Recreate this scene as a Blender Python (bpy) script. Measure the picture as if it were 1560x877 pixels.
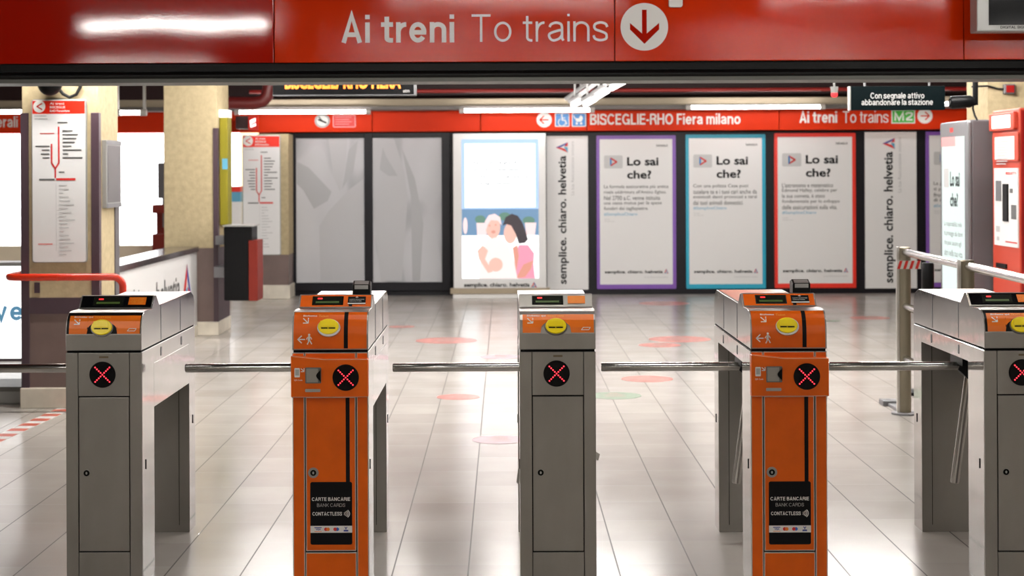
import bpy, math, random
from mathutils import Vector
random.seed(7)
for o in list(bpy.data.objects):
    bpy.data.objects.remove(o)
SC = bpy.context.scene
COL = SC.collection

# ------------------------------------------------------------------ camera, world, exposure, ceiling lamps
F = 2600.0            # focal length in pixels of the 1560 x 877 frame
CX, CY = 768.0, 260.0  # principal point
EYE = 1.53
ROLL = 0.0045
cam_d = bpy.data.cameras.new('camera')
cam_d.sensor_width = 36.0
cam_d.lens = 36.0 * F / 1560.0
cam_d.shift_x = (780.0 - CX) / 1560.0
cam_d.shift_y = -(438.5 - CY) / 1560.0
cam_d.clip_start = 0.05
cam_d.clip_end = 200
cam_d.dof.use_dof = True
cam_d.dof.focus_distance = 6.35
cam_d.dof.aperture_fstop = 5.6
cam = bpy.data.objects.new('camera', cam_d)
COL.objects.link(cam)
cam.location = (0, 0, EYE)
cam.rotation_mode = 'XYZ'
cam.rotation_euler = (math.pi / 2, ROLL, 0)
SC.camera = cam

w = bpy.data.worlds.new('world')
SC.world = w
w.use_nodes = True
bg = w.node_tree.nodes['Background']
bg.inputs[0].default_value = (0.9, 0.93, 1.0, 1)
bg.inputs[1].default_value = 0.10
SC.view_settings.view_transform = 'Standard'
SC.view_settings.look = 'None'
SC.view_settings.exposure = 0.4
SC.view_settings.gamma = 1.0
SC.view_settings.use_curve_mapping = False

FRONT_LAMP_E = 100.0   # radiance of the ceiling tubes of the front hall
NEAR_LAMP_E = 55.0
REAR_LAMP_E = 160.0    # radiance of the ceiling tubes behind the beam
# (x, y, z, length, along, watts)
CEILING_LAMPS = [
    (-2.5, 3.8, 2.66, 1.4, 'x', 0),
    (-0.8, 0.9, 2.66, 1.2, 'x', 0), (2.5, 0.9, 2.66, 1.4, 'x', 0),
    (5.0, 1.2, 2.66, 1.4, 'x', 0), (0.0, 6.0, 2.66, 1.4, 'x', 0), (2.4, 6.0, 2.66, 1.4, 'x', 0), (-3.8, -1.5, 2.66, 1.4, 'x', 0), (0.6, -1.5, 2.66, 1.4, 'x', 0), (4.0, -1.5, 2.66, 1.4, 'x', 0),  # the pair just before the beam is added to brighten its face and lettering
    (-2.4, 10.7, 2.58, 1.5, 'x', 0), (0.0, 10.7, 2.58, 1.5, 'x', 0), (2.6, 10.7, 2.58, 1.5, 'x', 0),
    (-1.6, 12.6, 2.58, 1.5, 'x', 0), (0.6, 12.6, 2.58, 1.5, 'x', 0), (2.9, 12.6, 2.58, 1.5, 'x', 0),
    (-1.6, 15.2, 2.58, 1.5, 'x', 0), (0.6, 15.2, 2.58, 1.5, 'x', 0), (3.2, 15.2, 2.58, 1.5, 'x', 0),
]

# ------------------------------------------------------------------ helpers
def P(px, py, Y):
    """world point at depth Y that stands behind pixel (px, py) of the photograph"""
    dx, dy = px - CX, py - CY
    u = dx * math.cos(ROLL) - dy * math.sin(ROLL)
    v = dx * math.sin(ROLL) + dy * math.cos(ROLL)
    return Vector((u * Y / F, Y, EYE - v * Y / F))

def W(x0, y0, x1, y1, Y):
    my, mx = (y0 + y1) / 2, (x0 + x1) / 2
    return (P(x0, my, Y).x, P(mx, y1, Y).z, P(x1, my, Y).x, P(mx, y0, Y).z)

class Frame:
    def __init__(s, o, r, u):
        s.o, s.r, s.u = Vector(o), Vector(r).normalized(), Vector(u).normalized()
        s.n = s.r.cross(s.u)
    def pt(s, a, b, h=0.0):
        return s.o + s.r * a + s.u * b + s.n * h

def plane(Y):
    return Frame((0, Y, 0), (1, 0, 0), (0, 0, 1))

def mat(name, color, rough=0.5, metal=0.0, emit=None, strength=0.0, bump=None, noise=None, coat=0.0, spec=0.5, wave=None):
    m = bpy.data.materials.new(name)
    m.use_nodes = True
    nt = m.node_tree
    b = nt.nodes['Principled BSDF']
    c = (*color, 1) if len(color) == 3 else color
    b.inputs['Base Color'].default_value = c
    b.inputs['Roughness'].default_value = rough
    b.inputs['Metallic'].default_value = metal
    b.inputs['Coat Weight'].default_value = coat
    b.inputs['Specular IOR Level'].default_value = spec
    if emit:
        b.inputs['Emission Color'].default_value = (*emit, 1)
        b.inputs['Emission Strength'].default_value = strength
    tc = None
    if bump or noise:
        tc = nt.nodes.new('ShaderNodeTexCoord')
    if bump:
        scale, st, dist, stretch = bump
        mp = nt.nodes.new('ShaderNodeMapping'); mp.inputs['Scale'].default_value = stretch
        n = nt.nodes.new('ShaderNodeTexNoise'); n.inputs['Scale'].default_value = scale; n.inputs['Detail'].default_value = 3
        bp = nt.nodes.new('ShaderNodeBump'); bp.inputs['Strength'].default_value = st; bp.inputs['Distance'].default_value = dist
        nt.links.new(tc.outputs['Object'], mp.inputs[0]); nt.links.new(mp.outputs[0], n.inputs['Vector'])
        nt.links.new(n.outputs['Fac'], bp.inputs['Height']); nt.links.new(bp.outputs[0], b.inputs['Normal'])
        if wave:
            n2 = nt.nodes.new('ShaderNodeTexNoise'); n2.inputs['Scale'].default_value = wave[0]; n2.inputs['Detail'].default_value = 1
            b2 = nt.nodes.new('ShaderNodeBump'); b2.inputs['Strength'].default_value = 1.0; b2.inputs['Distance'].default_value = wave[1]
            nt.links.new(tc.outputs['Object'], n2.inputs['Vector']); nt.links.new(n2.outputs['Fac'], b2.inputs['Height'])
            nt.links.new(b2.outputs[0], bp.inputs['Normal'])
    if noise:
        scale, lo, hi, stretch = noise
        mp = nt.nodes.new('ShaderNodeMapping'); mp.inputs['Scale'].default_value = stretch
        n = nt.nodes.new('ShaderNodeTexNoise'); n.inputs['Scale'].default_value = scale; n.inputs['Detail'].default_value = 4
        r = nt.nodes.new('ShaderNodeValToRGB')
        r.color_ramp.elements[0].position = 0.3; r.color_ramp.elements[1].position = 0.7
        r.color_ramp.elements[0].color = tuple(x * lo for x in c[:3]) + (1,)
        r.color_ramp.elements[1].color = tuple(min(1, x * hi) for x in c[:3]) + (1,)
        nt.links.new(tc.outputs['Object'], mp.inputs[0]); nt.links.new(mp.outputs[0], n.inputs['Vector'])
        nt.links.new(n.outputs['Fac'], r.inputs[0]); nt.links.new(r.outputs[0], b.inputs['Base Color'])
    return m

def srgb(r, g, b):
    f = lambda v: (v / 255 / 12.92) if v / 255 <= 0.04045 else ((v / 255 + 0.055) / 1.055) ** 2.4
    return (f(r), f(g), f(b))

M = {}
ONE = (1, 1, 1)
M['steel'] = mat('brushed_steel', (0.30, 0.285, 0.265), 0.42, 0.85, bump=(90, 0.06, 0.002, (1, 1, 12)), noise=(5, 0.88, 1.1, (1, 1, 0.4)))
M['polished'] = mat('polished_steel', (0.62, 0.61, 0.60), 0.085, 0.95, bump=(5, 0.10, 0.01, (1, 1, 1)), noise=(4, 0.9, 1.05, ONE))
M['chrome'] = mat('chrome', (0.55, 0.54, 0.52), 0.18, 1.0)
M['edge_steel'] = mat('edge_steel', (0.62, 0.60, 0.57), 0.3, 0.9)
M['dark_steel'] = mat('dark_steel', (0.16, 0.155, 0.145), 0.4, 0.8, noise=(6, 0.85, 1.1, ONE))
M['brown_steel'] = mat('bronze_steel', (0.27, 0.24, 0.18), 0.38, 0.8)
M['black'] = mat('black_plastic', (0.003, 0.003, 0.0035), 0.45, spec=0.15)
M['gasket'] = mat('black_gasket', (0.003, 0.003, 0.003), 0.8, spec=0.1)
M['gloss_black'] = mat('gloss_black', (0.003, 0.003, 0.004), 0.10, spec=0.18)
M['orange'] = mat('orange_film', srgb(216, 92, 0), 0.36, noise=(14, 0.94, 1.05, ONE), spec=0.3)
M['orange_label'] = mat('orange_label', srgb(226, 112, 22), 0.38, spec=0.3)
M['yellow'] = mat('yellow_plastic', srgb(252, 226, 0), 0.3)
M['white_ink'] = mat('white_ink', (0.75, 0.74, 0.71), 0.5)
M['grey_ink'] = mat('grey_ink', (0.40, 0.39, 0.38), 0.5)
M['yellow_ink'] = mat('yellow_ink', srgb(235, 170, 60), 0.5)
M['black_ink'] = mat('black_ink', (0.006, 0.006, 0.007), 0.6, spec=0.1)
M['poster_grey_ink'] = mat('poster_grey_ink', (0.09, 0.09, 0.09), 0.5)
M['pale_ink'] = mat('pale_ink', (0.45, 0.45, 0.45), 0.5)
M['blue_ink'] = mat('blue_ink', srgb(90, 160, 190), 0.5)
M['red_ink'] = mat('red_ink', srgb(205, 40, 35), 0.5)
M['pink_ink'] = mat('pink_ink', srgb(232, 150, 150), 0.5)
M['navy_ink'] = mat('navy_ink', srgb(60, 75, 150), 0.5)
M['led_red'] = mat('led_red', (0.8, 0.02, 0.03), 0.4, emit=(1, 0.03, 0.05), strength=2.6)
M['led_dim'] = mat('led_dim', (0.5, 0.01, 0.02), 0.4, emit=(1, 0.03, 0.03), strength=0.9)
M['lcd'] = mat('lcd_green', (0.02, 0.035, 0.01), 0.3, emit=(0.10, 0.16, 0.03), strength=0.25)
M['screen_glass'] = mat('screen_glass', (0.010, 0.012, 0.008), 0.15)
M['led_orange'] = mat('led_orange', (0.9, 0.3, 0.05), 0.4, emit=(1.0, 0.17, 0.015), strength=1.1)
M['beam_red'] = mat('beam_red_enamel', (0.36, 0.007, 0.001), 0.045, bump=(150, 0.5, 0.00011, (1, 1, 1.2)), noise=(2.5, 0.93, 1.05, ONE), spec=0.32, wave=(1.6, 0.0016))
M['beam_red_rippled'] = mat('beam_red_rippled_enamel', (0.56, 0.028, 0.002), 0.06, bump=(190, 0.5, 0.00036, ONE), noise=(1.2, 0.80, 1.1, ONE), spec=0.16, wave=(2.6, 0.0035))  # lighter enamel with a stronger ripple than the left panels
M['sign_grey'] = mat('sign_grey_film', (0.78, 0.77, 0.75), 0.5, spec=0.2)
M['beam_black'] = mat('beam_black', (0.004, 0.004, 0.004), 0.45, bump=(9, 0.2, 0.004, (0.4, 1, 3)), spec=0.15)
M['lip'] = mat('grey_lip', (0.10, 0.10, 0.09), 0.5, 0.2)
M['fascia_red'] = mat('fascia_red', srgb(204, 46, 3), 0.5, spec=0.12, noise=(1.5, 0.95, 1.05, ONE))
M['column'] = mat('column_plaster', srgb(184, 168, 134), 0.85, bump=(60, 0.35, 0.006, ONE), noise=(20, 0.86, 1.06, ONE), spec=0.2)
M['guard'] = mat('guard_purple', srgb(66, 48, 56), 0.5)
M['cladding'] = mat('brown_cladding', srgb(112, 94, 88), 0.5, noise=(6, 0.9, 1.08, ONE))
M['stone'] = mat('stone_base', srgb(222, 214, 198), 0.5, noise=(8, 0.85, 1.05, ONE))
M['wall_black'] = mat('wall_black', (0.006, 0.005, 0.008), 0.4, spec=0.2)
M['maroon'] = mat('maroon_paint', srgb(54, 26, 26), 0.6)
M['ceiling_dark'] = mat('ceiling_dark', srgb(50, 36, 34), 0.7)
M['ceiling_front'] = mat('ceiling_front', srgb(58, 50, 46), 0.8)
M['duct'] = mat('beige_duct', srgb(160, 146, 124), 0.6)
M['duct_grey'] = mat('grey_tray', srgb(96, 90, 86), 0.5, 0.3)
M['pipe_red'] = mat('pipe_red', srgb(150, 26, 18), 0.45)
M['bent_red'] = mat('bent_pipe_red', srgb(92, 22, 20), 0.4)
M['cream'] = mat('cream_wall', srgb(226, 214, 190), 0.8)
M['fold_pale'] = mat('fold_pale', (0.47, 0.47, 0.485), 0.5)
M['fold_dark'] = mat('fold_dark', (0.405, 0.405, 0.42), 0.5)
M['white_paint'] = mat('white_paint', (0.78, 0.77, 0.75), 0.5)
M['poster_white'] = mat('poster_white', (0.74, 0.735, 0.73), 0.4)
M['poster_purple'] = mat('poster_purple', srgb(122, 76, 170), 0.4)
M['poster_teal'] = mat('poster_teal', srgb(10, 160, 190), 0.4)
M['poster_red'] = mat('poster_red', srgb(226, 40, 18), 0.4)
M['poster_grey'] = mat('poster_icon_grey', (0.52, 0.52, 0.52), 0.4)
M['tube'] = mat('lit_tube', (1, 1, 1), 0.5, emit=(1.0, 0.97, 0.95), strength=18.0)
M['front_tube'] = mat('front_hall_tube', (1, 1, 1), 0.5, emit=(1.0, 0.96, 0.90), strength=FRONT_LAMP_E)
M['near_tube'] = mat('near_hall_tube', (1, 1, 1), 0.5, emit=(1.0, 0.96, 0.90), strength=NEAR_LAMP_E)
M['rear_tube'] = mat('rear_hall_tube', (1, 1, 1), 0.5, emit=(1.0, 0.965, 0.92), strength=REAR_LAMP_E)
M['dim_tube'] = mat('dim_tube', (0.8, 0.8, 0.8), 0.4, emit=(1, 0.97, 0.95), strength=0.45)
M['stub_tube'] = mat('stub_tube', (1, 1, 1), 0.5, emit=(1.0, 0.97, 0.95), strength=2.2)
M['tube_cap'] = mat('tube_cap', (0.55, 0.53, 0.5), 0.4)
M['fixture'] = mat('fixture_white', (0.6, 0.6, 0.6), 0.4)
M['window_light'] = mat('window_light', (1, 1, 1), 0.5, emit=(0.96, 0.97, 1.0), strength=2.6)
M['panel_light'] = mat('panel_light', (1, 1, 1), 0.5, emit=(1.0, 1.0, 1.0), strength=1.1)
M['warm_light'] = mat('warm_light', (1, 0.9, 0.7), 0.5, emit=(1.0, 0.86, 0.55), strength=1.1)
M['blue_sign'] = mat('blue_sign', srgb(40, 120, 190), 0.4)
M['green_sign'] = mat('green_sign', srgb(60, 170, 50), 0.4)
M['dark_green'] = mat('dark_green_sign', srgb(2, 10, 12), 0.6, spec=0.05)
M['machine_red'] = mat('machine_red', srgb(186, 66, 46), 0.45, spec=0.3)
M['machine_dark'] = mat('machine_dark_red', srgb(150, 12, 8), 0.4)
M['lit_white'] = mat('lit_white', (1, 1, 1), 0.4, emit=(1, 1, 1), strength=1.5)
M['grey_metal'] = mat('grey_metal', (0.20, 0.20, 0.21), 0.45, 0.5)
M['mid_grey'] = mat('mid_grey_paint', srgb(94, 90, 92), 0.5, spec=0.3)
M['silver'] = mat('silver_plastic', (0.34, 0.34, 0.33), 0.35, 0.3)
M['rail_red'] = mat('rail_red', srgb(214, 50, 22), 0.25, coat=0.4)
M['tape_red'] = mat('tape_red', srgb(214, 40, 30), 0.5)
M['floor_red'] = mat('floor_tape_red', srgb(206, 100, 80), 0.4)
M['sticker_red'] = mat('floor_sticker_red', srgb(200, 136, 128), 0.3, noise=(14, 0.85, 1.5, ONE))
M['sticker_pink'] = mat('floor_sticker_pink', srgb(206, 172, 180), 0.3, noise=(18, 0.9, 1.15, ONE))
M['sticker_green'] = mat('floor_sticker_green', srgb(150, 168, 148), 0.3, noise=(16, 0.9, 1.15, ONE))
M['sticker_ink'] = mat('floor_sticker_ink', srgb(205, 180, 172), 0.3)
M['yellow_sign'] = mat('yellow_sign', srgb(128, 120, 30), 0.5, spec=0.2)
M['qr_steel'] = mat('scanner_steel', (0.30, 0.29, 0.27), 0.35, 0.5)
M['brown_red'] = mat('brown_red', srgb(112, 34, 24), 0.5, spec=0.2)
M['tag_brown'] = mat('tag_brown', srgb(100, 84, 60), 0.5)
M['card_orange'] = mat('card_orange', srgb(236, 130, 40), 0.5)
M['card_red'] = mat('card_red', srgb(205, 40, 40), 0.5)
M['card_blue'] = mat('card_blue', srgb(40, 110, 200), 0.5)
M['coping'] = mat('dark_coping', srgb(70, 62, 64), 0.12)
M['cable'] = mat('black_cable', (0.01, 0.01, 0.01), 0.5)
M['paper'] = mat('paper', (0.6, 0.57, 0.52), 0.7)
# backlit picture colours
def lit(name, rgb, s):
    c = srgb(*rgb)
    return mat(name, tuple(x * .1 for x in c), 0.4, emit=c, strength=s)
M['ad_white'] = lit('ad_white', (255, 255, 255), 1.15)
M['ad_sky'] = lit('ad_sky', (168, 200, 252), 0.85)
M['ad_blue'] = lit('ad_blue', (116, 160, 200), 0.6)
M['ad_hair'] = lit('ad_hair', (52, 36, 50), 0.5)
M['ad_skin'] = lit('ad_skin', (255, 196, 180), 0.72)
M['ad_arm'] = lit('ad_arm', (238, 160, 140), 0.7)
M['ad_pink'] = lit('ad_pink', (255, 160, 185), 0.72)
M['ad_cloth'] = lit('ad_cloth', (255, 232, 228), 0.84)
M['ad_green'] = lit('ad_green', (100, 150, 130), 0.6)
M['ad_pot'] = lit('ad_pot', (255, 222, 222), 0.8)
M['ad_text'] = lit('ad_text', (70, 92, 120), 0.35)
M['parapet_ink'] = lit('parapet_ink', (96, 150, 182), 0.6)  # self-glowing letters of the left parapet
M['totem_screen'] = lit('totem_screen', (226, 244, 238), 0.75)

def floor_material():
    m = bpy.data.materials.new('glazed_floor_tiles'); m.use_nodes = True
    nt = m.node_tree; b = nt.nodes['Principled BSDF']; L = nt.links.new
    tc = nt.nodes.new('ShaderNodeTexCoord')
    sp = nt.nodes.new('ShaderNodeSeparateXYZ'); L(tc.outputs['Object'], sp.inputs[0])
    def mth(op, a, b_=None, c=None):
        n = nt.nodes.new('ShaderNodeMath'); n.operation = op
        for i, v in enumerate((a, b_, c)):
            if v is None: continue
            if isinstance(v, (int, float)): n.inputs[i].default_value = v
            else: L(v, n.inputs[i])
        return n.outputs[0]
    TX, TY, OX, OY = 0.288, 0.4145, 0.144, 6.63
    fx = mth('FRACT', mth('DIVIDE', mth('SUBTRACT', sp.outputs[0], OX - 40 * TX), TX))
    fy = mth('FRACT', mth('DIVIDE', mth('SUBTRACT', sp.outputs[1], OY - 60 * TY), TY))
    ex = mth('MULTIPLY', mth('MINIMUM', fx, mth('SUBTRACT', 1.0, fx)), TX)
    ey = mth('MULTIPLY', mth('MINIMUM', fy, mth('SUBTRACT', 1.0, fy)), TY)
    gx = mth('LESS_THAN', ex, 0.0030); gy = mth('MULTIPLY', mth('LESS_THAN', ey, 0.0030), 0.6)
    g = mth('MAXIMUM', gx, gy)
    # per-tile tone
    ix = mth('FLOOR', mth('DIVIDE', mth('SUBTRACT', sp.outputs[0], OX - 40 * TX), TX))
    iy = mth('FLOOR', mth('DIVIDE', mth('SUBTRACT', sp.outputs[1], OY - 60 * TY), TY))
    cb = nt.nodes.new('ShaderNodeCombineXYZ'); L(ix, cb.inputs[0]); L(iy, cb.inputs[1])
    wn = nt.nodes.new('ShaderNodeTexWhiteNoise'); wn.noise_dimensions = '2D'; L(cb.outputs[0], wn.inputs['Vector'])
    nz = nt.nodes.new('ShaderNodeTexNoise'); nz.inputs['Scale'].default_value = 2.5; nz.inputs['Detail'].default_value = 5
    L(tc.outputs['Object'], nz.inputs['Vector'])
    tone = mth('ADD', mth('MULTIPLY', wn.outputs['Value'], 0.10), mth('MULTIPLY', nz.outputs['Fac'], 0.16))
    ramp = nt.nodes.new('ShaderNodeValToRGB'); L(tone, ramp.inputs[0])
    ramp.color_ramp.elements[0].position = 0.02; ramp.color_ramp.elements[0].color = (0.47, 0.43, 0.395, 1)
    ramp.color_ramp.elements[1].position = 0.22; ramp.color_ramp.elements[1].color = (0.585, 0.545, 0.505, 1)
    mx = nt.nodes.new('ShaderNodeMix'); mx.data_type = 'RGBA'
    L(g, mx.inputs[0]); L(ramp.outputs[0], mx.inputs[6]); mx.inputs[7].default_value = (0.07, 0.055, 0.05, 1)
    L(mx.outputs[2], b.inputs['Base Color'])
    r = mth('ADD', mth('MULTIPLY', g, 0.4), mth('ADD', 0.13, mth('MULTIPLY', nz.outputs['Fac'], 0.14)))
    L(r, b.inputs['Roughness'])
    bp = nt.nodes.new('ShaderNodeBump'); bp.inputs['Strength'].default_value = 0.25; bp.inputs['Distance'].default_value = 0.002
    L(mth('SUBTRACT', 1.0, g), bp.inputs['Height']); L(bp.outputs[0], b.inputs['Normal'])
    b.inputs['Specular IOR Level'].default_value = 0.5
    return m
M['floor'] = floor_material()

def drape_material(seed):
    m = bpy.data.materials.new('grey_drape_print'); m.use_nodes = True
    nt = m.node_tree; b = nt.nodes['Principled BSDF']; L = nt.links.new
    tc = nt.nodes.new('ShaderNodeTexCoord')
    mp = nt.nodes.new('ShaderNodeMapping'); mp.inputs['Location'].default_value = (seed, 0, seed * 2.3)
    mp.inputs['Rotation'].default_value = (0, 0.5 if seed < 2 else -0.35, 0); mp.inputs['Scale'].default_value = (1.5, 1, 0.55)
    L(tc.outputs['Object'], mp.inputs[0])
    n = nt.nodes.new('ShaderNodeTexNoise'); n.inputs['Scale'].default_value = 1.15; n.inputs['Detail'].default_value = 0.6; n.inputs['Distortion'].default_value = 1.1
    L(mp.outputs[0], n.inputs['Vector'])
    r = nt.nodes.new('ShaderNodeValToRGB'); L(n.outputs['Fac'], r.inputs[0])
    e = r.color_ramp.elements
    e[0].position = 0.30; e[0].color = (0.30, 0.30, 0.315, 1)
    e[1].position = 0.72; e[1].color = (0.56, 0.56, 0.58, 1)
    q = e.new(0.46); q.color = (0.42, 0.42, 0.44, 1)
    q = e.new(0.5); q.color = (0.50, 0.50, 0.52, 1)
    L(r.outputs[0], b.inputs['Base Color']); b.inputs['Roughness'].default_value = 0.5
    return m

# ---- mesh builder
class MB:
    def __init__(s):
        s.v, s.f, s.m = [], [], []
    def add(s, verts, faces, mi=0):
        n = len(s.v); s.v += [Vector(p) for p in verts]
        s.f += [tuple(i + n for i in f) for f in faces]; s.m += [mi] * len(faces)
        return s
    def box(s, x0, y0, z0, x1, y1, z1, mi=0):
        v = [(x0, y0, z0), (x1, y0, z0), (x1, y1, z0), (x0, y1, z0), (x0, y0, z1), (x1, y0, z1), (x1, y1, z1), (x0, y1, z1)]
        return s.add(v, [(3, 2, 1, 0), (4, 5, 6, 7), (0, 1, 5, 4), (1, 2, 6, 5), (2, 3, 7, 6), (3, 0, 4, 7)], mi)
    def prism_x(s, prof, x0, x1, cap=0, mi=0):
        """profile of (y, z) points extruded along x; cap = material of the two ends"""
        n = len(prof)
        a = [(x0, y, z) for y, z in prof]; b = [(x1, y, z) for y, z in prof]
        base = len(s.v)
        s.v += [Vector(p) for p in a + b]
        for i in range(n):
            j = (i + 1) % n
            s.f.append((base + i, base + j, base + n + j, base + n + i)); s.m.append(mi)
        s.f.append(tuple(base + i for i in reversed(range(n)))); s.m.append(cap)
        s.f.append(tuple(base + n + i for i in range(n))); s.m.append(cap)
        return s
    def extr(s, fr, pts, h0, h1, mi=0):
        """polygon (counter-clockwise in the frame) extruded along the frame's normal"""
        n = len(pts)
        a = [fr.pt(x, y, h0) for x, y in pts]; b = [fr.pt(x, y, h1) for x, y in pts]
        fs = [tuple(range(n, 2 * n)), tuple(reversed(range(n)))]
        fs += [(i, (i + 1) % n, n + (i + 1) % n, n + i) for i in range(n)]
        return s.add(a + b, fs, mi)
    def flat(s, fr, pts, h, mi=0):
        return s.add([fr.pt(x, y, h) for x, y in pts], [tuple(range(len(pts)))], mi)
    def stroke(s, fr, pts, wd, h, mi=0):
        for i in range(len(pts) - 1):
            p, q = Vector(pts[i]), Vector(pts[i + 1])
            d = (q - p)
            if d.length < 1e-9: continue
            d.normalize(); n = Vector((-d.y, d.x)) * wd / 2
            e = d * (wd * 0.18)
            s.flat(fr, [(p - n - e)[:], (q - n + e)[:], (q + n + e)[:], (p + n - e)[:]], h, mi)
        return s
    def tube(s, path, r, n=14, mi=0, caps=True, closed=False):
        path = [Vector(p) for p in path]
        k = len(path); base = len(s.v)
        up = None
        for i, p in enumerate(path):
            if i == 0: t = path[1] - path[0]
            elif i == k - 1: t = path[-1] - path[-2]
            else: t = (path[i + 1] - path[i]).normalized() + (path[i] - path[i - 1]).normalized()
            t.normalize()
            if up is None:
                up = Vector((0, 0, 1)) if abs(t.z) < 0.9 else Vector((1, 0, 0))
            a = t.cross(up)
            if a.length < 1e-6: a = t.cross(Vector((0, 1, 0)))
            a.normalize(); b = a.cross(t).normalized(); up = b
            rr = r[i] if isinstance(r, (list, tuple)) else r
            for j in range(n):
                th = 2 * math.pi * j / n
                s.v.append(p + a * math.cos(th) * rr + b * math.sin(th) * rr)
        for i in range(k - 1):
            for j in range(n):
                q = (j + 1) % n
                s.f.append((base + i * n + j, base + i * n + q, base + (i + 1) * n + q, base + (i + 1) * n + j)); s.m.append(mi)
        if caps:
            s.f.append(tuple(base + j for j in reversed(range(n)))); s.m.append(mi)
            s.f.append(tuple(base + (k - 1) * n + j for j in range(n))); s.m.append(mi)
        return s
    def cyl(s, p, q, r, n=24, mi=0):
        return s.tube([p, q], r, n, mi)
    def ell(s, fr, cx, cy, rx, ry, h0, h1, n=40, mi=0):
        return s.extr(fr, ellipse(cx, cy, rx, ry, n), h0, h1, mi)
    def build(s, name, mats, parent=None, bevel=0.0, smooth=False, segs=2, origin=None):
        if not isinstance(mats, (list, tuple)): mats = [mats]
        vs = s.v
        if parent is not None:
            base = ROOT[parent]
        elif origin is not None:
            base = Vector(origin)
        else:
            xs = [v.x for v in vs]; ys = [v.y for v in vs]; zs = [v.z for v in vs]
            base = Vector(((min(xs) + max(xs)) / 2, (min(ys) + max(ys)) / 2, min(zs)))
        me = bpy.data.meshes.new(name)
        me.from_pydata([(v - base)[:] for v in vs], [], s.f)
        for m in mats: me.materials.append(m)
        me.polygons.foreach_set('material_index', s.m)
        if smooth:
            me.polygons.foreach_set('use_smooth', [True] * len(s.f))
        me.update()
        o = bpy.data.objects.new(name, me); COL.objects.link(o)
        if parent is not None:
            o.parent = parent
        else:
            o.location = base
        ROOT[o] = base
        if smooth:
            me.set_sharp_from_angle(angle=math.radians(40))
        if bevel:
            b = o.modifiers.new('bevel', 'BEVEL'); b.width = bevel; b.segments = segs; b.limit_method = 'ANGLE'; b.angle_limit = math.radians(35)
        return o

class RootMap(dict):
    def __getitem__(s, o): return dict.__getitem__(s, o.name)
    def __setitem__(s, o, v): dict.__setitem__(s, o.name, v)
ROOT = RootMap()

def tag(o, label=None, cat=None, group=None, kind=None):
    if label: o['label'] = label
    if cat: o['category'] = cat
    if group: o['group'] = group
    if kind: o['kind'] = kind
    return o

def thing(name, loc, label, cat, group=None):
    o = bpy.data.objects.new(name, None); COL.objects.link(o)
    o.empty_display_size = 0.1
    o.location = loc; ROOT[o] = Vector(loc)
    return tag(o, label, cat, group)

def struct(name, mb, m, **kw):
    o = mb.build(name, m, **kw); o['kind'] = 'structure'; return o

def ellipse(cx, cy, rx, ry, n=40):
    return [(cx + rx * math.cos(2 * math.pi * i / n), cy + ry * math.sin(2 * math.pi * i / n)) for i in range(n)]

def rect(x0, y0, x1, y1):
    return [(x0, y0), (x1, y0), (x1, y1), (x0, y1)]

def rrect(x0, y0, x1, y1, r, n=6):
    out = []
    for cx, cy, a0 in ((x1 - r, y0 + r, -90), (x1 - r, y1 - r, 0), (x0 + r, y1 - r, 90), (x0 + r, y0 + r, 180)):
        for i in range(n + 1):
            a = math.radians(a0 + 90 * i / n)
            out.append((cx + r * math.cos(a), cy + r * math.sin(a)))
    return out

_txt = {}
def glyphs(body, bold, spacing):
    """outline of a line of text as (verts, faces) normalised to its own bounding box, plus its aspect"""
    k = (body, bold, spacing)
    if k in _txt: return _txt[k]
    cu = bpy.data.curves.new('t', 'FONT'); cu.body = body; cu.size = 1.0; cu.offset = bold; cu.space_character = spacing
    cu.resolution_u = 3; cu.fill_mode = 'FRONT'
    ob = bpy.data.objects.new('t', cu); COL.objects.link(ob)
    bpy.context.view_layer.update()
    dg = bpy.context.evaluated_depsgraph_get()
    me = bpy.data.meshes.new_from_object(ob.evaluated_get(dg))
    vs = [v.co.copy() for v in me.vertices]; fs = [tuple(p.vertices) for p in me.polygons]
    bpy.data.objects.remove(ob); bpy.data.curves.remove(cu); bpy.data.meshes.remove(me)
    x0 = min(v.x for v in vs); x1 = max(v.x for v in vs); y0 = min(v.y for v in vs); y1 = max(v.y for v in vs)
    pts = [((v.x - x0) / (x1 - x0), (v.y - y0) / (y1 - y0)) for v in vs]
    _txt[k] = (pts, fs, (x1 - x0) / (y1 - y0)); return _txt[k]

def put_text(mb, fr, body, box, h, bold=0.0, mi=0, spacing=1.0, turn=False, mapper=None):
    """line of text stretched to fill box (a0, b0, a1, b1) of the frame; turn = reads upwards"""
    pts, fs, _ = glyphs(body, bold, spacing)
    a0, b0, a1, b1 = box
    if turn:
        q = [(a1 - y * (a1 - a0), b0 + x * (b1 - b0)) for x, y in pts]
    else:
        q = [(a0 + x * (a1 - a0), b0 + y * (b1 - b0)) for x, y in pts]
    mb.add([(mapper(a, b, h) if mapper else fr.pt(a, b, h)) for a, b in q], fs, mi)

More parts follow.
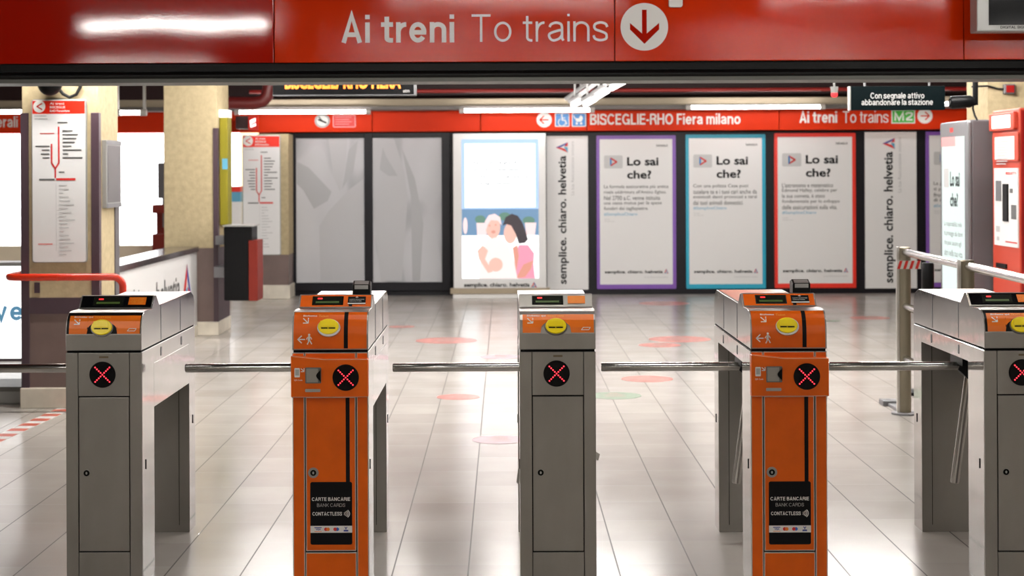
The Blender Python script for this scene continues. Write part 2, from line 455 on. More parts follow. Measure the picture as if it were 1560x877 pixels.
# plain grotesque lettering drawn with strokes of constant weight (cap height 1, x-height .73)
def _arc(cx, cy, rx, ry, a0, a1, n=14):
    return [(cx + rx * math.cos(math.radians(a0 + (a1 - a0) * i / n)), cy + ry * math.sin(math.radians(a0 + (a1 - a0) * i / n))) for i in range(n + 1)]
def _spline(p, n=6):
    out = []
    q = [p[0]] + list(p) + [p[-1]]
    for i in range(1, len(q) - 2):
        for j in range(n):
            t = j / n
            out.append(tuple(.5 * (2 * q[i][k] + (q[i + 1][k] - q[i - 1][k]) * t + (2 * q[i - 1][k] - 5 * q[i][k] + 4 * q[i + 1][k] - q[i + 2][k]) * t * t
                       + (3 * q[i][k] - q[i - 1][k] - 3 * q[i + 1][k] + q[i + 2][k]) * t ** 3) for k in (0, 1)))
    return out + [tuple(p[-1])]
def stroke_glyph(ch, w):
    h, X = w / 2, .73
    if ch == 'i': return [[(h, 0), (h, X)], [(h, 1 - w * .95), (h, 1)]], w
    if ch == 'l': return [[(h, 0), (h, 1)]], w
    if ch == 'I': return [[(h, 0), (h, 1)]], w
    if ch == 't':
        x = .10 + h
        return [[(x, .93), (x, .16)] + _arc(x + .13, .16, .13, .16 - h, 180, 270, 6) + [(x + .13 + h * .8, h)], [(0, X - h), (x + .13 + h * .8, X - h)]], x + .13 + h * .8
    if ch == 'r': return [[(h, 0), (h, X)], [(h, .34)] + _arc(h + .23, .36, .23, X - .36 - h, 180, 95, 8) + [(h + .25, X - h)]], h + .25
    if ch == 'n': return [[(h, 0), (h, X)], _arc(.27, X - .27, .27 - h, .27 - h, 180, 0) + [(.54 - h, 0)]], .54
    if ch == 'h': return [[(h, 0), (h, 1)], _arc(.27, X - .27, .27 - h, .27 - h, 180, 0) + [(.54 - h, 0)]], .54
    if ch == 'm': return [[(h, 0), (h, X)], _arc(.235, X - .235, .235 - h, .235 - h, 180, 0) + [(.47 - h, 0)], _arc(.705 - w, X - .235, .235 - h, .235 - h, 180, 0) + [(.94 - w - h, 0)]], .94 - w
    if ch == 'o': return [_arc(.29, X / 2, .29 - h, X / 2 - h, 0, 360, 28)], .58
    if ch == 'c': return [_arc(.28, X / 2, .28 - h, X / 2 - h, 42, 318, 24)], .52
    if ch == 'e': return [_arc(.28, X / 2, .28 - h, X / 2 - h, 0, 325, 28), [(h, X * .5), (.56 - h * .2, X * .5)]], .56
    if ch == 'a':
        W_ = .53
        return [_spline([(h + .02, X - .21), (h + .06, X - .11), (W_ * .5, X - h), (W_ - h - .06, X - h - .05), (W_ - h - .02, X - .21)]) + [(W_ - h - .02, .12), (W_ - .02, h * .8)],
                _spline([(W_ - h - .02, X * .58), (.28, X * .52), (h + .03, X * .40), (h, .19), (h + .07, h + .03), (.22, h), (W_ - h - .10, .12), (W_ - h - .02, .25)])], W_
    if ch == 's': return [_spline([(.47, X - .21), (.41, X - h - .05), (.25, X - h), (.09, X - h - .05), (h, X - .2), (.10, X - .30), (.26, X / 2), (.41, .29), (.49 - h, .2), (.42, h + .05), (.25, h), (.08, h + .05), (.02, .22)])], .49
    if ch == 'g':
        return [_arc(.27, X / 2 + .01, .27 - h, X / 2 - h - .01, 0, 360, 28), [(.54 - h, X), (.54 - h, -.06)] + _arc(.28, -.06, .26 - h, .16, 0, -150, 12)], .54
    if ch == 'b': return [_arc(.28, X / 2, .28 - h, X / 2 - h, 0, 360, 28), [(h, 0), (h, 1)]], .56
    if ch == 'd': return [_arc(.28, X / 2, .28 - h, X / 2 - h, 0, 360, 28), [(.56 - h, 0), (.56 - h, 1)]], .56
    if ch == 'v': return [[(h * .9, X), (.26, h * .4), (.52 - h * .9, X)]], .52
    if ch == 'z': return [[(.02, X - h), (.43 - h * .4, X - h), (h * .6 + .02, h), (.46, h)]], .47
    if ch == 'A': return [[(h * .9, 0), (.33, 1 - h * .2), (.66 - h * .9, 0)], [(.15, .29), (.51, .29)]], .66
    if ch == 'T': return [[(0, 1 - h), (.62, 1 - h)], [(.31, 1 - h), (.31, 0)]], .62
    if ch == 'E': return [[(.52, h), (h, h), (h, 1 - h), (.52, 1 - h)], [(h, .52), (.49, .52)]], .53
    if ch == 'F': return [[(h, 0), (h, 1 - h), (.50, 1 - h)], [(h, .50), (.46, .50)]], .50
    if ch == 'L': return [[(h, 1), (h, h), (.50, h)]], .50
    if ch == 'H': return [[(h, 0), (h, 1)], [(.64 - h, 0), (.64 - h, 1)], [(h, .52), (.64 - h, .52)]], .64
    if ch == 'O': return [_arc(.37, .5, .37 - h, .5 - h, 0, 360, 36)], .74
    if ch == 'C': return [_arc(.36, .5, .36 - h, .5 - h, 38, 322, 28)], .68
    if ch == 'G': return [_arc(.37, .5, .37 - h, .5 - h, 40, 340, 30) + [(.71 - h, .44), (.42, .44)], [(.71 - h, .44), (.71 - h, 0)]], .72
    if ch == 'D': return [[(h, h), (h, 1 - h), (.30, 1 - h)] + _arc(.30, .5, .36 - h, .5 - h, 90, -90, 18) + [(h, h)]], .66
    if ch == 'B': return [[(h, h), (h, 1 - h), (.34, 1 - h)] + _arc(.34, .765, .22 - h * .6, .235 - h, 90, -90, 10) + [(h, .53), (.35, .53)] + _arc(.35, .265, .24 - h * .6, .265 - h, 90, -90, 10) + [(h, h)]], .59
    if ch == 'R': return [[(h, 0), (h, 1 - h), (.36, 1 - h)] + _arc(.36, .74, .24 - h, .26 - h, 90, -90, 12) + [(h, .48 + h * 0)], [(.38, .49), (.50, .40), (.53, .18), (.57, 0)]], .60
    if ch == 'S': return [_spline([(.56, .70), (.51, .87), (.32, 1 - h), (.12, .90), (h + .02, .74), (.13, .60), (.32, .52), (.50, .42), (.60 - h, .27), (.50, .10), (.31, h), (.10, .11), (.02, .32)])], .60
    if ch == 'N': return [[(h, 0), (h, 1)], [(.64 - h, 0), (.64 - h, 1)], [(h, 1 - h * .5), (.64 - h, h * .5)]], .64
    if ch == 'K': return [[(h, 0), (h, 1)], [(.60, 1), (h + .06, .40)], [(.24, .56), (.62, 0)]], .62
    if ch == 'M': return [[(h, 0), (h, 1 - h * .3), (.39, .08), (.78 - h, 1 - h * .3), (.78 - h, 0)]], .78
    if ch == '2': return [_spline([(.03, .70), (.10, .88), (.28, 1 - h), (.46, .88), (.48, .70), (.36, .48), (.12, .25), (h, h)]) + [(.52, h)]], .53
    if ch == '-': return [[(0, .40), (.26, .40)]], .26
    return [], .26
def ribbon(mb, fr, pts, w, hh, mi=0):
    pts = [Vector(p) for i, p in enumerate(pts) if i == 0 or (Vector(p) - Vector(pts[i - 1])).length > 1e-9]
    n = len(pts)
    if n < 2: return
    closed = (pts[0] - pts[-1]).length < w * .05
    L_, R_ = [], []
    for i in range(n):
        a = pts[i - 1] if i else (pts[-2] if closed else None)
        b = pts[i + 1] if i < n - 1 else (pts[1] if closed else None)
        d1 = (pts[i] - a).normalized() if a is not None else None
        d2 = (b - pts[i]).normalized() if b is not None else None
        if d1 is None: d1 = d2
        if d2 is None: d2 = d1
        nm = Vector((-(d1.y + d2.y), d1.x + d2.x))
        nm = Vector((-d2.y, d2.x)) if nm.length < 1e-6 else nm.normalized()
        k = max(.42, nm.dot(Vector((-d1.y, d1.x))))
        L_.append(pts[i] + nm * (w / 2 / k)); R_.append(pts[i] - nm * (w / 2 / k))
    mb.add([fr.pt(p.x, p.y, hh) for p in R_] + [fr.pt(p.x, p.y, hh) for p in L_], [(i, i + 1, n + i + 1, n + i) for i in range(n - 1)], mi)
def put_strokes(mb, fr, body, box, hh, weight, gap=.10, mi=0):
    """box: left edge, baseline, right edge, cap height"""
    a0, b0, a1, b1 = box
    H = b1 - b0; x = 0; items = []
    for i, ch in enumerate(body):
        st, adv = stroke_glyph(ch, weight)
        items.append((x, st)); x += adv + (gap if ch != ' ' else 0)
    tot = x - gap
    sx = (a1 - a0) / tot
    for x0_, st in items:
        for j, pts in enumerate(st):
            ribbon(mb, fr, [(a0 + (x0_ + px) * sx, b0 + py * H) for px, py in pts], weight * H, hh + j * .0006 * min(1.0, H * 5), mi)

def box_of(x0, y0, x1, y1, Y):
    return W(x0, y0, x1, y1, Y)

# ------------------------------------------------------------------ the shell of the station
YW = 21.05   # back wall
struct('floor', MB().add([(-12, -5, 0), (12, -5, 0), (12, 24, 0), (-12, 24, 0)], [(0, 1, 2, 3)]), M['floor'], origin=(0, 0, 0))
mb = MB(); mb.box(-9, 8.45, 2.66, 8, 22, 2.76)
struct('ceiling', mb, M['ceiling_dark'])
mb = MB(); mb.box(-9, -5, 2.78, 8, 8.45, 2.88)
struct('ceiling_front', mb, M['ceiling_front'])['kind'] = 'structure'
x440 = P(438, 300, YW).x
mb = MB(); mb.box(x440, YW, 0, 7.2, YW + 0.15, 2.0)
struct('wall_back', mb, M['wall_black'])
mb = MB(); mb.box(-9, YW + 0.16, 0, 7.2, YW + 0.3, 2.66)
struct('wall_behind', mb, M['maroon'])
mb = MB(); mb.box(-9, 8.45, 0, -8.85, 22, 2.66)
struct('wall_left', mb, M['cream'])
mb = MB(); mb.box(7.2, 8.45, 0, 7.35, 22, 2.66)
struct('wall_right', mb, M['cream'])
mb = MB(); mb.box(-9, -5, 0, 8, -4.85, 2.78)
struct('wall_entrance', mb, M['cream'])
mb = MB(); mb.box(-9, -4.85, 0, -8.85, 8.4, 2.78)
struct('wall_left_front', mb, M['cream'])
mb = MB(); mb.box(7.85, -4.85, 0, 8, 8.4, 2.78)
struct('wall_right_front', mb, M['cream'])

# ---- red beam with the sign across the front
YB = 8.4
zb0 = P(768, 94, YB).z
zlip = P(768, 123.5, YB).z
mb = MB(); mb.box(-9, YB + 0.03, zb0 - 0.04, 8, YB + 0.42, 2.78)
struct('trim_1', mb, M['beam_black'])
mb = MB(); mb.prism_x([(YB + 0.0, zb0 - 0.045), (YB - 0.012, zb0 - 0.058), (YB - 0.012, zlip + 0.03), (YB, zlip + 0.02), (YB + 0.3, zlip + 0.02), (YB + 0.3, zb0 - 0.045)], -9, 8)
struct('trim_2', mb, M['beam_black'])
mb = MB(); mb.box(-9, YB + 0.005, zlip, 8, YB + 0.30, zlip + 0.0195)
struct('trim_3', mb, M['lip'])

sign = thing('overhead_sign', (0, YB, zb0), 'long red enamel sign beam overhead with grey train lettering and down arrow', 'sign')
seams = [-6.4, -4.6, P(-330, 60, YB).x, P(417.5, 60, YB).x, P(936.5, 60, YB).x, P(1468, 60, YB).x, 4.0, 5.8]
for a, b in zip(seams[:-1], seams[1:]):
    mb = MB(); mb.box(a + 0.002, YB - 0.004, zb0, b - 0.002, YB + 0.028, 2.77)
    mb.build('panel', M['beam_red' if a < -1.5 else 'beam_red_rippled'], sign, bevel=0.003)
fr = plane(YB - 0.004)
mb = MB(); put_strokes(mb, fr, 'Ai treni', box_of(520, 22.5, 692.5, 65, YB), 0.002, .165, gap=.085)
mb.build('bold_lettering', M['sign_grey'], sign)
mb = MB(); put_strokes(mb, fr, 'To trains', box_of(718.5, 21.5, 926, 63.5, YB), 0.002, .088, gap=.105)
mb.build('thin_lettering', M['sign_grey'], sign)
c = P(981.5, 41, YB); rr = 36.2 * YB / F
mb = MB(); mb.ell(fr, c.x, c.z, rr, rr, 0.0, 0.002, 64)
ar = mb.build('arrow_disc', M['sign_grey'], sign)
k = YB / F
def arrow_down(px, py):  # pixels relative to disc centre
    return (c.x + px * k, c.z - py * k)
mb = MB()
mb.flat(fr, [arrow_down(*p) for p in [(-3.6, -26), (-3.6, 10), (-22, -6), (-22, 4), (0, 26), (22.5, 4), (22.5, -6), (3.6, 10), (3.6, -26)]], 0.0035)
mb.build('down_arrow', M['beam_red'], ar)

# small pale box and monitor hanging in front of the beam
x0, z0, x1, z1 = box_of(1019, -12, 1040, 11, YB - 0.03)
mb = MB(); mb.extr(plane(YB - 0.004), rrect(x0, z0, x1, z1 + 0.02, 0.012), 0.0, 0.03)
tag(mb.build('sensor_box', M['white_ink'], bevel=0.002), 'small pale grey box fixed to the red beam right of the arrow', 'sensor')
YM = 8.1
mon = thing('monitor', P(1560, 0, YM), 'silver-framed black monitor hanging at the top right of the red beam', 'monitor')
x0, z0, x1, z1 = box_of(1488, -60, 1640, 48, YM)
mb = MB(); mb.box(x0, YM, z0, x1, YM + 0.12, z1); mb.build('housing', M['silver'], mon, bevel=0.006)
x0b, z0b, x1b, z1b = box_of(1506, -48, 1622, 38, YM)
mb = MB(); mb.flat(plane(YM), rect(x0b, z0b, x1b, z1b), 0.002); mb.build('screen', M['gloss_black'], mon)
mb = MB(); put_text(mb, plane(YM), 'DIGITAL SIGNAGE', box_of(1524, 39.5, 1576, 43.5, YM), 0.002, bold=0.02); mb.build('lettering', M['black_ink'], mon)
mb = MB(); mb.box((x0 + x1) / 2 - 0.05, YM + 0.12, z0 + 0.1, (x0 + x1) / 2 + 0.05, YB - 0.005, z0 + 0.2); mb.build('wall_bracket', M['grey_metal'], mon)

# ------------------------------------------------------------------ turnstiles
PROF = [(0, .872), (0, .93), (.004, .955), (.013, .98), (.028, .998), (.047, 1.009), (.075, 1.0135), (.195, 1.012), (.242, 1.056), (.252, 1.059),
        (.275, 1.056), (.335, 1.015), (.75, 1.017), (1.0, 1.02), (1.06, 1.0), (1.083, .965), (1.086, .872)]
def prof_y(z):
    for (ya, za), (yb, zb) in zip(PROF[:6], PROF[1:6]):
        if za <= z <= zb:
            return ya + (yb - ya) * (z - za) / (zb - za)
    return PROF[5][0]
HW = 0.14

def turnstile(idx, X, Y, style, label, arm_len):
    t = thing('turnstile', (X, Y, 0), label, 'turnstile', 'row of turnstiles across the hall')
    orange = style == 'orange'
    dark = style == 'dark'
    L = lambda x, y, z: Vector((X + x, Y + y, z))
    class TF(Frame): pass
    def tf(y): return Frame((X, Y + y, 0), (1, 0, 0), (0, 0, 1))
    def moved(m):
        for i, v in enumerate(m.v): m.v[i] = v + Vector((X, Y, 0))
        return m
    # arch-shaped body: front post, rear post and the beam between them
    mb = MB(); mb.prism_x([(.012, 0), (.226, 0), (.226, .80), (.95, .80), (.95, 0), (1.086, 0), (1.086, .864), (.012, .864)], -HW, HW, cap=1)
    mb.prism_x([(.2255, .632), (.9505, .632), (.9505, .8005), (.2255, .8005)], .045, HW, cap=1)
    moved(mb).build('body', [M['steel'], M['polished']], t, bevel=0.0015, segs=1)
    mb = MB(); mb.box(-HW + .006, .011, 0.004, HW - .006, .0125, .862)
    moved(mb).build('gap_shade', M['gasket'], t)  # black sheet paints the shade into the gaps between the front plates
    mb = MB(); mb.box(-HW + .004, .006, .8635, HW - .004, 1.08, .8725)
    moved(mb).build('lid_gasket', M['gasket'], t)
    # front plates
    def plate(name, x0, z0, x1, z1, parent=t, ins=(.0035, .0035, .0035, .0035)):
        mb = MB(); mb.box(x0, 0, z0, x1, .0112, z1)
        o = moved(mb).build(name, M['edge_steel'] if orange else M['steel'], parent, bevel=0.0012)
        if orange:
            mb = MB(); mb.flat(tf(0), rect(x0 + ins[0], z0 + ins[1], x1 - ins[2], z1 - ins[3]), 0.0008)
            mb.build('orange_film', M['orange'], o)
        return o
    plate('stile', -HW, 0, -.0955, .863); plate('stile', .0965, 0, HW, .863)
    plate('upper_panel', -.0935, .704, .0945, .863)
    door = plate('door', -.092, .131, .093, .699)
    plate('kick_panel', -.0935, .002, .0945, .126)
    # lock
    fx = tf(0)
    mb = MB(); lr = .0195 if orange else .0135
    mb.ell(fx, -.064, .420, lr, lr, 0.0, .003, 32); lk = mb.build('lock', M['qr_steel'], door, bevel=0.001)
    mb = MB(); mb.ell(fx, -.064, .420, .011, .011, 0.003, .0045, 24); mb.build('lock_ring', M['gasket'], door)
    mb = MB(); mb.ell(fx, -.064, .420, .0035, .0050, 0.0045, .0055, 16); mb.build('keyhole', M['silver'], door)
    # side details
    mb = MB()
    for yy, zz, hh in ((.07, .44, .018), (1.03, .47, .018)):
        for sx in (-1, 1):
            mb.box(sx * (HW + .0012) - .001, yy - .003, zz - hh, sx * (HW + .0012) + .001, yy + .003, zz + hh)
    moved(mb).build('side_slot', M['black'], t)
    mb = MB()
    for yy in (.36, .78):
        for sx in (-1, 1):
            f2 = Frame((X + sx * HW, Y + yy, .832), (0, -1, 0) if sx < 0 else (0, 1, 0), (0, 0, 1))
            mb.extr(f2, rrect(-.009, -.018, .009, .018, .008), 0, .0015)
    mb.build('side_cap', M['grey_metal'], t)
    mb = MB(); mb.box(-.097, .9485, .03, -.095, .951, .80); mb.box(.095, .9485, .03, .097, .951, .80)
    moved(mb).build('rear_seam', M['gasket'], t)
    # head
    mb = MB(); mb.prism_x(PROF[::-1], -HW, HW, cap=1)
    head = moved(mb).build('head', [M['steel'], M['polished']], t, bevel=0.002)
    mb = MB()
    for yy in (.36, .76):
        for sx in (-1, 1):
            mb.box(sx * (HW + .0006) - .0006, yy - .0015, .876, sx * (HW + .0006) + .0006, yy + .0015, 1.011)
    moved(mb).build('head_seam', M['grey_metal'], head)
    def wrap(a, z, h):
        y = prof_y(z)
        return L(a, y - h, z + h * 0.3)
    def wrap_sheet(mb, cols, h, nz=10, mi=0):
        """cols: list of (x, z_low, z_high); quads between neighbouring columns follow the curved front"""
        for (xa, la, ha), (xb, lb, hb) in zip(cols[:-1], cols[1:]):
            for i in range(nz):
                s0, s1 = i / nz, (i + 1) / nz
                mb.add([wrap(xa, la + (ha - la) * s0, h), wrap(xb, lb + (hb - lb) * s0, h), wrap(xb, lb + (hb - lb) * s1, h), wrap(xa, la + (ha - la) * s1, h)], [(0, 1, 2, 3)], mi)
    def wrap_stroke(mb, pts, wd, h):
        fr2 = Frame((0, 0, 0), (1, 0, 0), (0, 0, 1))
        tmp = MB().stroke(fr2, pts, wd, 0)
        mb.add([wrap(v.x, v.z, h) for v in tmp.v], tmp.f)
    def wrap_poly(mb, pts, h):
        mb.add([wrap(a, b, h) for a, b in pts], [tuple(range(len(pts)))])
    sx0 = -.006
    if orange:
        mb = MB(); wrap_sheet(mb, [(-.1345, .8765, 1.0075), (-.02, .8765, 1.0075), (.1345, .8765, 1.0075)], .0012, 16)
        mb.build('orange_film', M['orange'], head)
        mb = MB(); wrap_sheet(mb, [(.0505, .8775, 1.0075), (.0655, .8775, 1.0075)], .0022, 16); mb.build('black_stripe', M['black_ink'], head)
        mb = MB(); put_text(mb, None, 'Biglietto', (-.101, .9915, -.05, .9985), .0024, bold=.02, mapper=wrap); mb.build('lettering', M['white_ink'], head)
        mb = MB(); put_text(mb, None, 'Ticket', (-.044, .9915, -.008, .9985), .0024, bold=.0, mapper=wrap); mb.build('lettering', M['yellow_ink'], head)
        mb = MB()
        wrap_stroke(mb, [(-.100, .9865), (-.083, .9715)], .0035, .0024)
        wrap_stroke(mb, [(-.100, .9705), (-.0815, .9705), (-.0815, .988)], .0035, .0024)
        wrap_stroke(mb, [(-.118, .911), (-.093, .911)], .004, .0024)
        wrap_stroke(mb, [(-.105, .924), (-.119, .911), (-.105, .898)], .004, .0024)
        wrap_poly(mb, ellipse(-.077, .928, .0042, .0042, 14), .0024)
        wrap_stroke(mb, [(-.077, .922), (-.078, .908)], .0085, .0024)
        wrap_stroke(mb, [(-.078, .909), (-.080, .901), (-.084, .893)], .004, .0024)
        wrap_stroke(mb, [(-.077, .909), (-.072, .902), (-.068, .894)], .004, .0024)
        wrap_stroke(mb, [(-.078, .921), (-.084, .917), (-.087, .911)], .003, .0024)
        wrap_stroke(mb, [(-.076, .921), (-.070, .917), (-.068, .911)], .003, .0024)
        mb.build('pictogram', M['white_ink'], head)
        # orange film on the display slope and on the top
        mb = MB(); mb.flat(Frame(L(0, .43, 1.017), (1, 0, 0), (0, 1, .003)), rect(-.132, -.08, .132, .56), .0012)
        mb.build('top_film', M['orange'], head)
    else:
        cols = []
        rx, rz = .044, .032
        for i in range(61):
            x = -.128 + .262 * i / 60
            lo = .9335
            d = (x - sx0) / (rx + .012)
            if abs(d) < 1: lo = max(lo, .944 + (rz + .006) * math.sqrt(1 - d * d) * 0.9)
            cols.append((x, lo, .9985))
        mb = MB(); wrap_sheet(mb, cols, .0012); mb.build('orange_label', M['orange_label'], head)
        if dark:
            mb = MB(); wrap_sheet(mb, [(-.137, .9335, 1.0085), (.137, .9335, 1.0085)], .0006, 14); mb.build('black_front_sheet', M['black'], head)  # black sheet over the curved front, under the orange label
        mb = MB(); put_text(mb, None, 'Biglietto qui', (-.112, .9895, -.043, .9965), .0024, bold=.02, mapper=wrap); mb.build('lettering', M['white_ink'], head)
        mb = MB(); put_text(mb, None, 'TICKET HERE', (-.036, .9897, .024, .9955), .0024, bold=.0, mapper=wrap); mb.build('lettering', M['yellow_ink'], head)
        mb = MB()
        wrap_stroke(mb, [(-.110, .9845), (-.092, .9695)], .0035, .0024)
        wrap_stroke(mb, [(-.110, .9685), (-.0905, .9685), (-.0905, .9855)], .0035, .0024)
        for q in ((.088, .106), (.100, .121)):
            wrap_stroke(mb, [(q[0], .9435), (q[1] - .006, .9435)], .0022, .0024)
            wrap_stroke(mb, [(q[0] + .006, .952), (q[1], .952)], .0022, .0024)
        wrap_stroke(mb, [(.088, .9435), (.095, .952)], .0022, .0024)
        wrap_stroke(mb, [(.115, .9435), (.121, .952)], .0022, .0024)
        mb.build('pictogram', M['white_ink'], head)
    # ticket slot
    zc = .957
    sf = Frame(L(sx0, prof_y(zc) - .001, zc), (1, 0, 0), (0, .28, 1))
    mb = MB()
    if orange: mb.ell(sf, .001, -.004, .043, .0335, -.004, .007, 48)
    else: mb.ell(sf, 0, -.002, .042, .032, -.004, .004, 48)
    rim = mb.build('slot_rim', M['edge_steel'] if orange else M['dark_steel'], head, bevel=.0015)
    mb = MB(); mb.ell(sf, 0, 0, .0385, .029, -.002, .012, 48)
    slot = mb.build('ticket_slot', M['yellow'], head, bevel=.003)
    mb = MB(); mb.box(0, 0, 0, 0, 0, 0) if False else mb.extr(sf, rrect(-.030, -.002, .026, .021, .003), .012, .015)
    mb.build('slot_hood', M['yellow'], slot, bevel=.001)
    mb = MB(); mb.extr(sf, rect(-.026, -.0085, -.002, -.0045), .012, .0135); mb.extr(sf, rect(.001, -.0085, .026, -.0045), .012, .0135)
    mb.build('slit', M['gasket'], slot)
    # sloping display face
    d0, d1 = Vector((0, .197, 1.0135)), Vector((0, .243, 1.0565))
    slope = (d1 - d0).length
    df = Frame(L(0, d0.y, d0.z), (1, 0, 0), d1 - d0)
    if orange or dark:
        mb = MB(); mb.extr(df, rect(-.134, .003, .134, slope - .001), 0, .0015)
        mb.build('display_face', M['orange'] if orange else M['gloss_black'], head, bevel=.0006)
    dx0, dx1 = (-.086, .025)
    mb = MB()
    mb.extr(df, rect(dx0 - .004, .010, dx1 + .004, slope - .007), 0.0, .0022)
    disp = mb.build('display', M['chrome'] if idx == 3 else M['gasket'], head, bevel=.0006)
    mb = MB(); mb.flat(df, rect(dx0, .014, dx1, slope - .011), .003); mb.build('screen', M['screen_glass'], disp)
    mb = MB(); mb.flat(df, rect(dx0 + .010, .019, dx1 - .012, .0285), .0036); mb.build('lcd_line', M['lcd'], disp)
    mb = MB(); mb.flat(df, rrect(dx0 + .016, .039, dx0 + .035, .0465, .0025), .0036); mb.build('red_lamp', M['led_dim'], disp)
    if orange:
        mb = MB(); mb.flat(df, rect(.046, .012, .114, slope - .010), .003); st = mb.build('card_sticker', M['black_ink'], head)
        mb = MB(); put_text(mb, df, 'CARTE BANCARIE', (.052, .036, .108, .0395), .0036, bold=.01); put_text(mb, df, 'CONTACTLESS', (.052, .0275, .098, .031), .0036, bold=.01)
        mb.stroke(df, [(.080, .045), (.080, .052)], .002, .0036); mb.stroke(df, [(.075, .0475), (.080, .052), (.085, .0475)], .002, .0036)
        mb.build('lettering', M['white_ink'], st)
        mb = MB(); mb.flat(df, rect(.046, .0145, .114, .020), .0034); mb.build('logo_strip', M['white_ink'], st)
        mb = MB(); mb.flat(df, rect(.0505, .003, .064, .012), .003); mb.build('black_stripe', M['black_ink'], head)
        # contactless reader standing behind the display
        mb = MB(); mb.prism_x([(.262, 1.054), (.262, 1.094), (.300, 1.108), (.335, 1.100), (.335, 1.054)][::-1], .06, .128)
        rd = moved(mb).build('card_reader', M['black'], head, bevel=.003)
        mb = MB(); rf = Frame(L(.094, .262, 1.094), (1, 0, 0), (0, .038, .014))
        mb.flat(Frame(L(.094, .2615, 1.074), (1, 0, 0), (0, 0, 1)), rect(-.026, .004, .026, .0195), .001); mb.flat(rf, rect(-.027, .003, .027, .034), .0015)
        mb.build('reader_window', M['silver'], rd)
        # lower scanner box
        mb = MB()
        n = [(-.1415, .701), (.1415, .701), (.1415, .842), (-.02, .842), (-.1415, .855)]
        mb.extr(tf(0.0), n, -.011, .034)
        sb = mb.build('scanner_box', M['orange'], t, bevel=.004, segs=3)
        mb = MB(); e = .0349; mb.stroke(tf(0), [(-.141, .8535), (-.02, .8405), (.141, .8405)], .0016, e); mb.stroke(tf(0), [(-.14, .7035), (.14, .7035)], .0014, e)
        mb.build('box_edge', M['edge_steel'], sb)
        bf = tf(-.034)
        mb = MB(); mb.extr(bf, rrect(-.088, .754, -.030, .812, .003), 0, .003); rc = mb.build('scan_window', M['dark_steel'], sb)
        mb = MB(); mb.extr(bf, rect(-.084, .758, -.041, .808), .003, .0045); mb.build('mirror', M['qr_steel'], rc)
        mb = MB(); mb.extr(bf, [(-.032, .760)] + [(-.034 - .013 * math.sin(math.pi * i / 10), .765 + .036 * i / 10) for i in range(11)] + [(-.032, .806)], .0045, .014)
        mb.build('scanner_nose', M['gasket'], rc)
        mb = MB(); mb.extr(bf, rrect(-.089, .722, -.033, .733, .003), 0, .002); mb.build('name_strip', M['silver'], sb)
        mb = MB(); mb.flat(bf, rrect(-.128, .776, -.108, .810, .003), .0015); ph = mb.build('phone_icon', M['white_ink'], sb)
        mb = MB(); mb.flat(bf, rect(-.125, .783, -.111, .805), .002); mb.build('icon_screen', M['grey_ink'], ph)
        mb = MB(); put_text(mb, bf, 'QR Code', (-.129, .762, -.099, .7685), .0015, bold=.01); mb.build('lettering', M['white_ink'], sb)
        mb = MB(); mb.stroke(bf, [(-.104, .808), (-.094, .799)], .003, .0015); mb.stroke(bf, [(-.104, .797), (-.0925, .797), (-.0925, .809)], .003, .0015); mb.build('pictogram', M['white_ink'], sb)
        xc, zc2, h0, par = .060, .7745, .0, sb
    else:
        bf = tf(0); xc, zc2, par = -.004, .7835, t
        mb = MB(); mb.flat(bf, rect(-.016, .8445, .018, .8515), .0012); mb.build('number_tag', M['tag_brown'], t)
    # round signal with the red cross
    mb = MB(); mb.ell(bf, xc, zc2, .0485, .0485, 0, .003, 56); sg = mb.build('signal_lamp', M['gloss_black'], par, bevel=.001)
    mb = MB(); s5 = .0265
    for i in range(9):
        q = -1 + 2 * i / 8
        mb.ell(bf, xc + q * s5, zc2 + q * s5, .0026, .0026, .003, .0045, 10)
        if i != 4: mb.ell(bf, xc + q * s5, zc2 - q * s5, .0026, .0026, .003, .0045, 10)
    mb.build('red_cross', M['led_red'], sg)
    if orange:
        ff = tf(0)
        mb = MB(); mb.flat(ff, rect(.056, .385, .0705, .696), .0018); mb.build('black_stripe', M['black_ink'], door)
        mb = MB(); mb.extr(ff, rrect(-.0755, .155, .0785, .386, .007), .0008, .0022); cs = mb.build('card_sticker', M['black_ink'], door)
        mb = MB(); put_strokes(mb, ff, 'CARTE BANCARIE', (-.070, .3165, .0715, .3295), .0028, .16); mb.build('lettering', M['white_ink'], cs)
        mb = MB(); put_strokes(mb, ff, 'BANK CARDS', (-.051, .2945, .053, .307), .0028, .10); mb.build('lettering', M['grey_ink'], cs)
        mb = MB(); put_strokes(mb, ff, 'CONTACTLESS', (-.068, .2625, .041, .2755), .0028, .15)
        for i, r_ in enumerate((.008, .014, .020, .026)):
            a = [math.radians(-42 + 84 * j / 8) for j in range(9)]
            mb.stroke(ff, [(.039 + .0045 * 0 + (r_ + .0) * math.cos(b) + .004, .269 + r_ * .72 * math.sin(b)) for b in a], .0034, .0028)
        mb.build('lettering', M['white_ink'], cs)
        mb = MB(); mb.flat(ff, rect(-.0755, .199, .0785, .2245), .0026); lg = mb.build('logo_strip', M['white_ink'], cs)
        mb = MB(); put_text(mb, ff, 'VISA', (-.056, .208, -.037, .2155), .0032, bold=.03); mb.flat(ff, rect(-.061, .2165, -.034, .2195), .0032)
        mb.flat(ff, rect(.047, .2035, .064, .2095), .0032); mb.stroke(ff, [(.051, .2195), (.0555, .215), (.060, .2195)], .003, .0032); mb.stroke(ff, [(.0555, .215), (.0555, .211)], .003, .0032)
        mb.build('blue_marks', M['navy_ink'], lg)
        mb = MB(); mb.flat(ff, rect(-.061, .2025, -.034, .2045), .0032); mb.flat(ff, ellipse(-.0105, .212, .0065, .0065, 20), .0034); mb.build('orange_marks', M['card_orange'], lg)
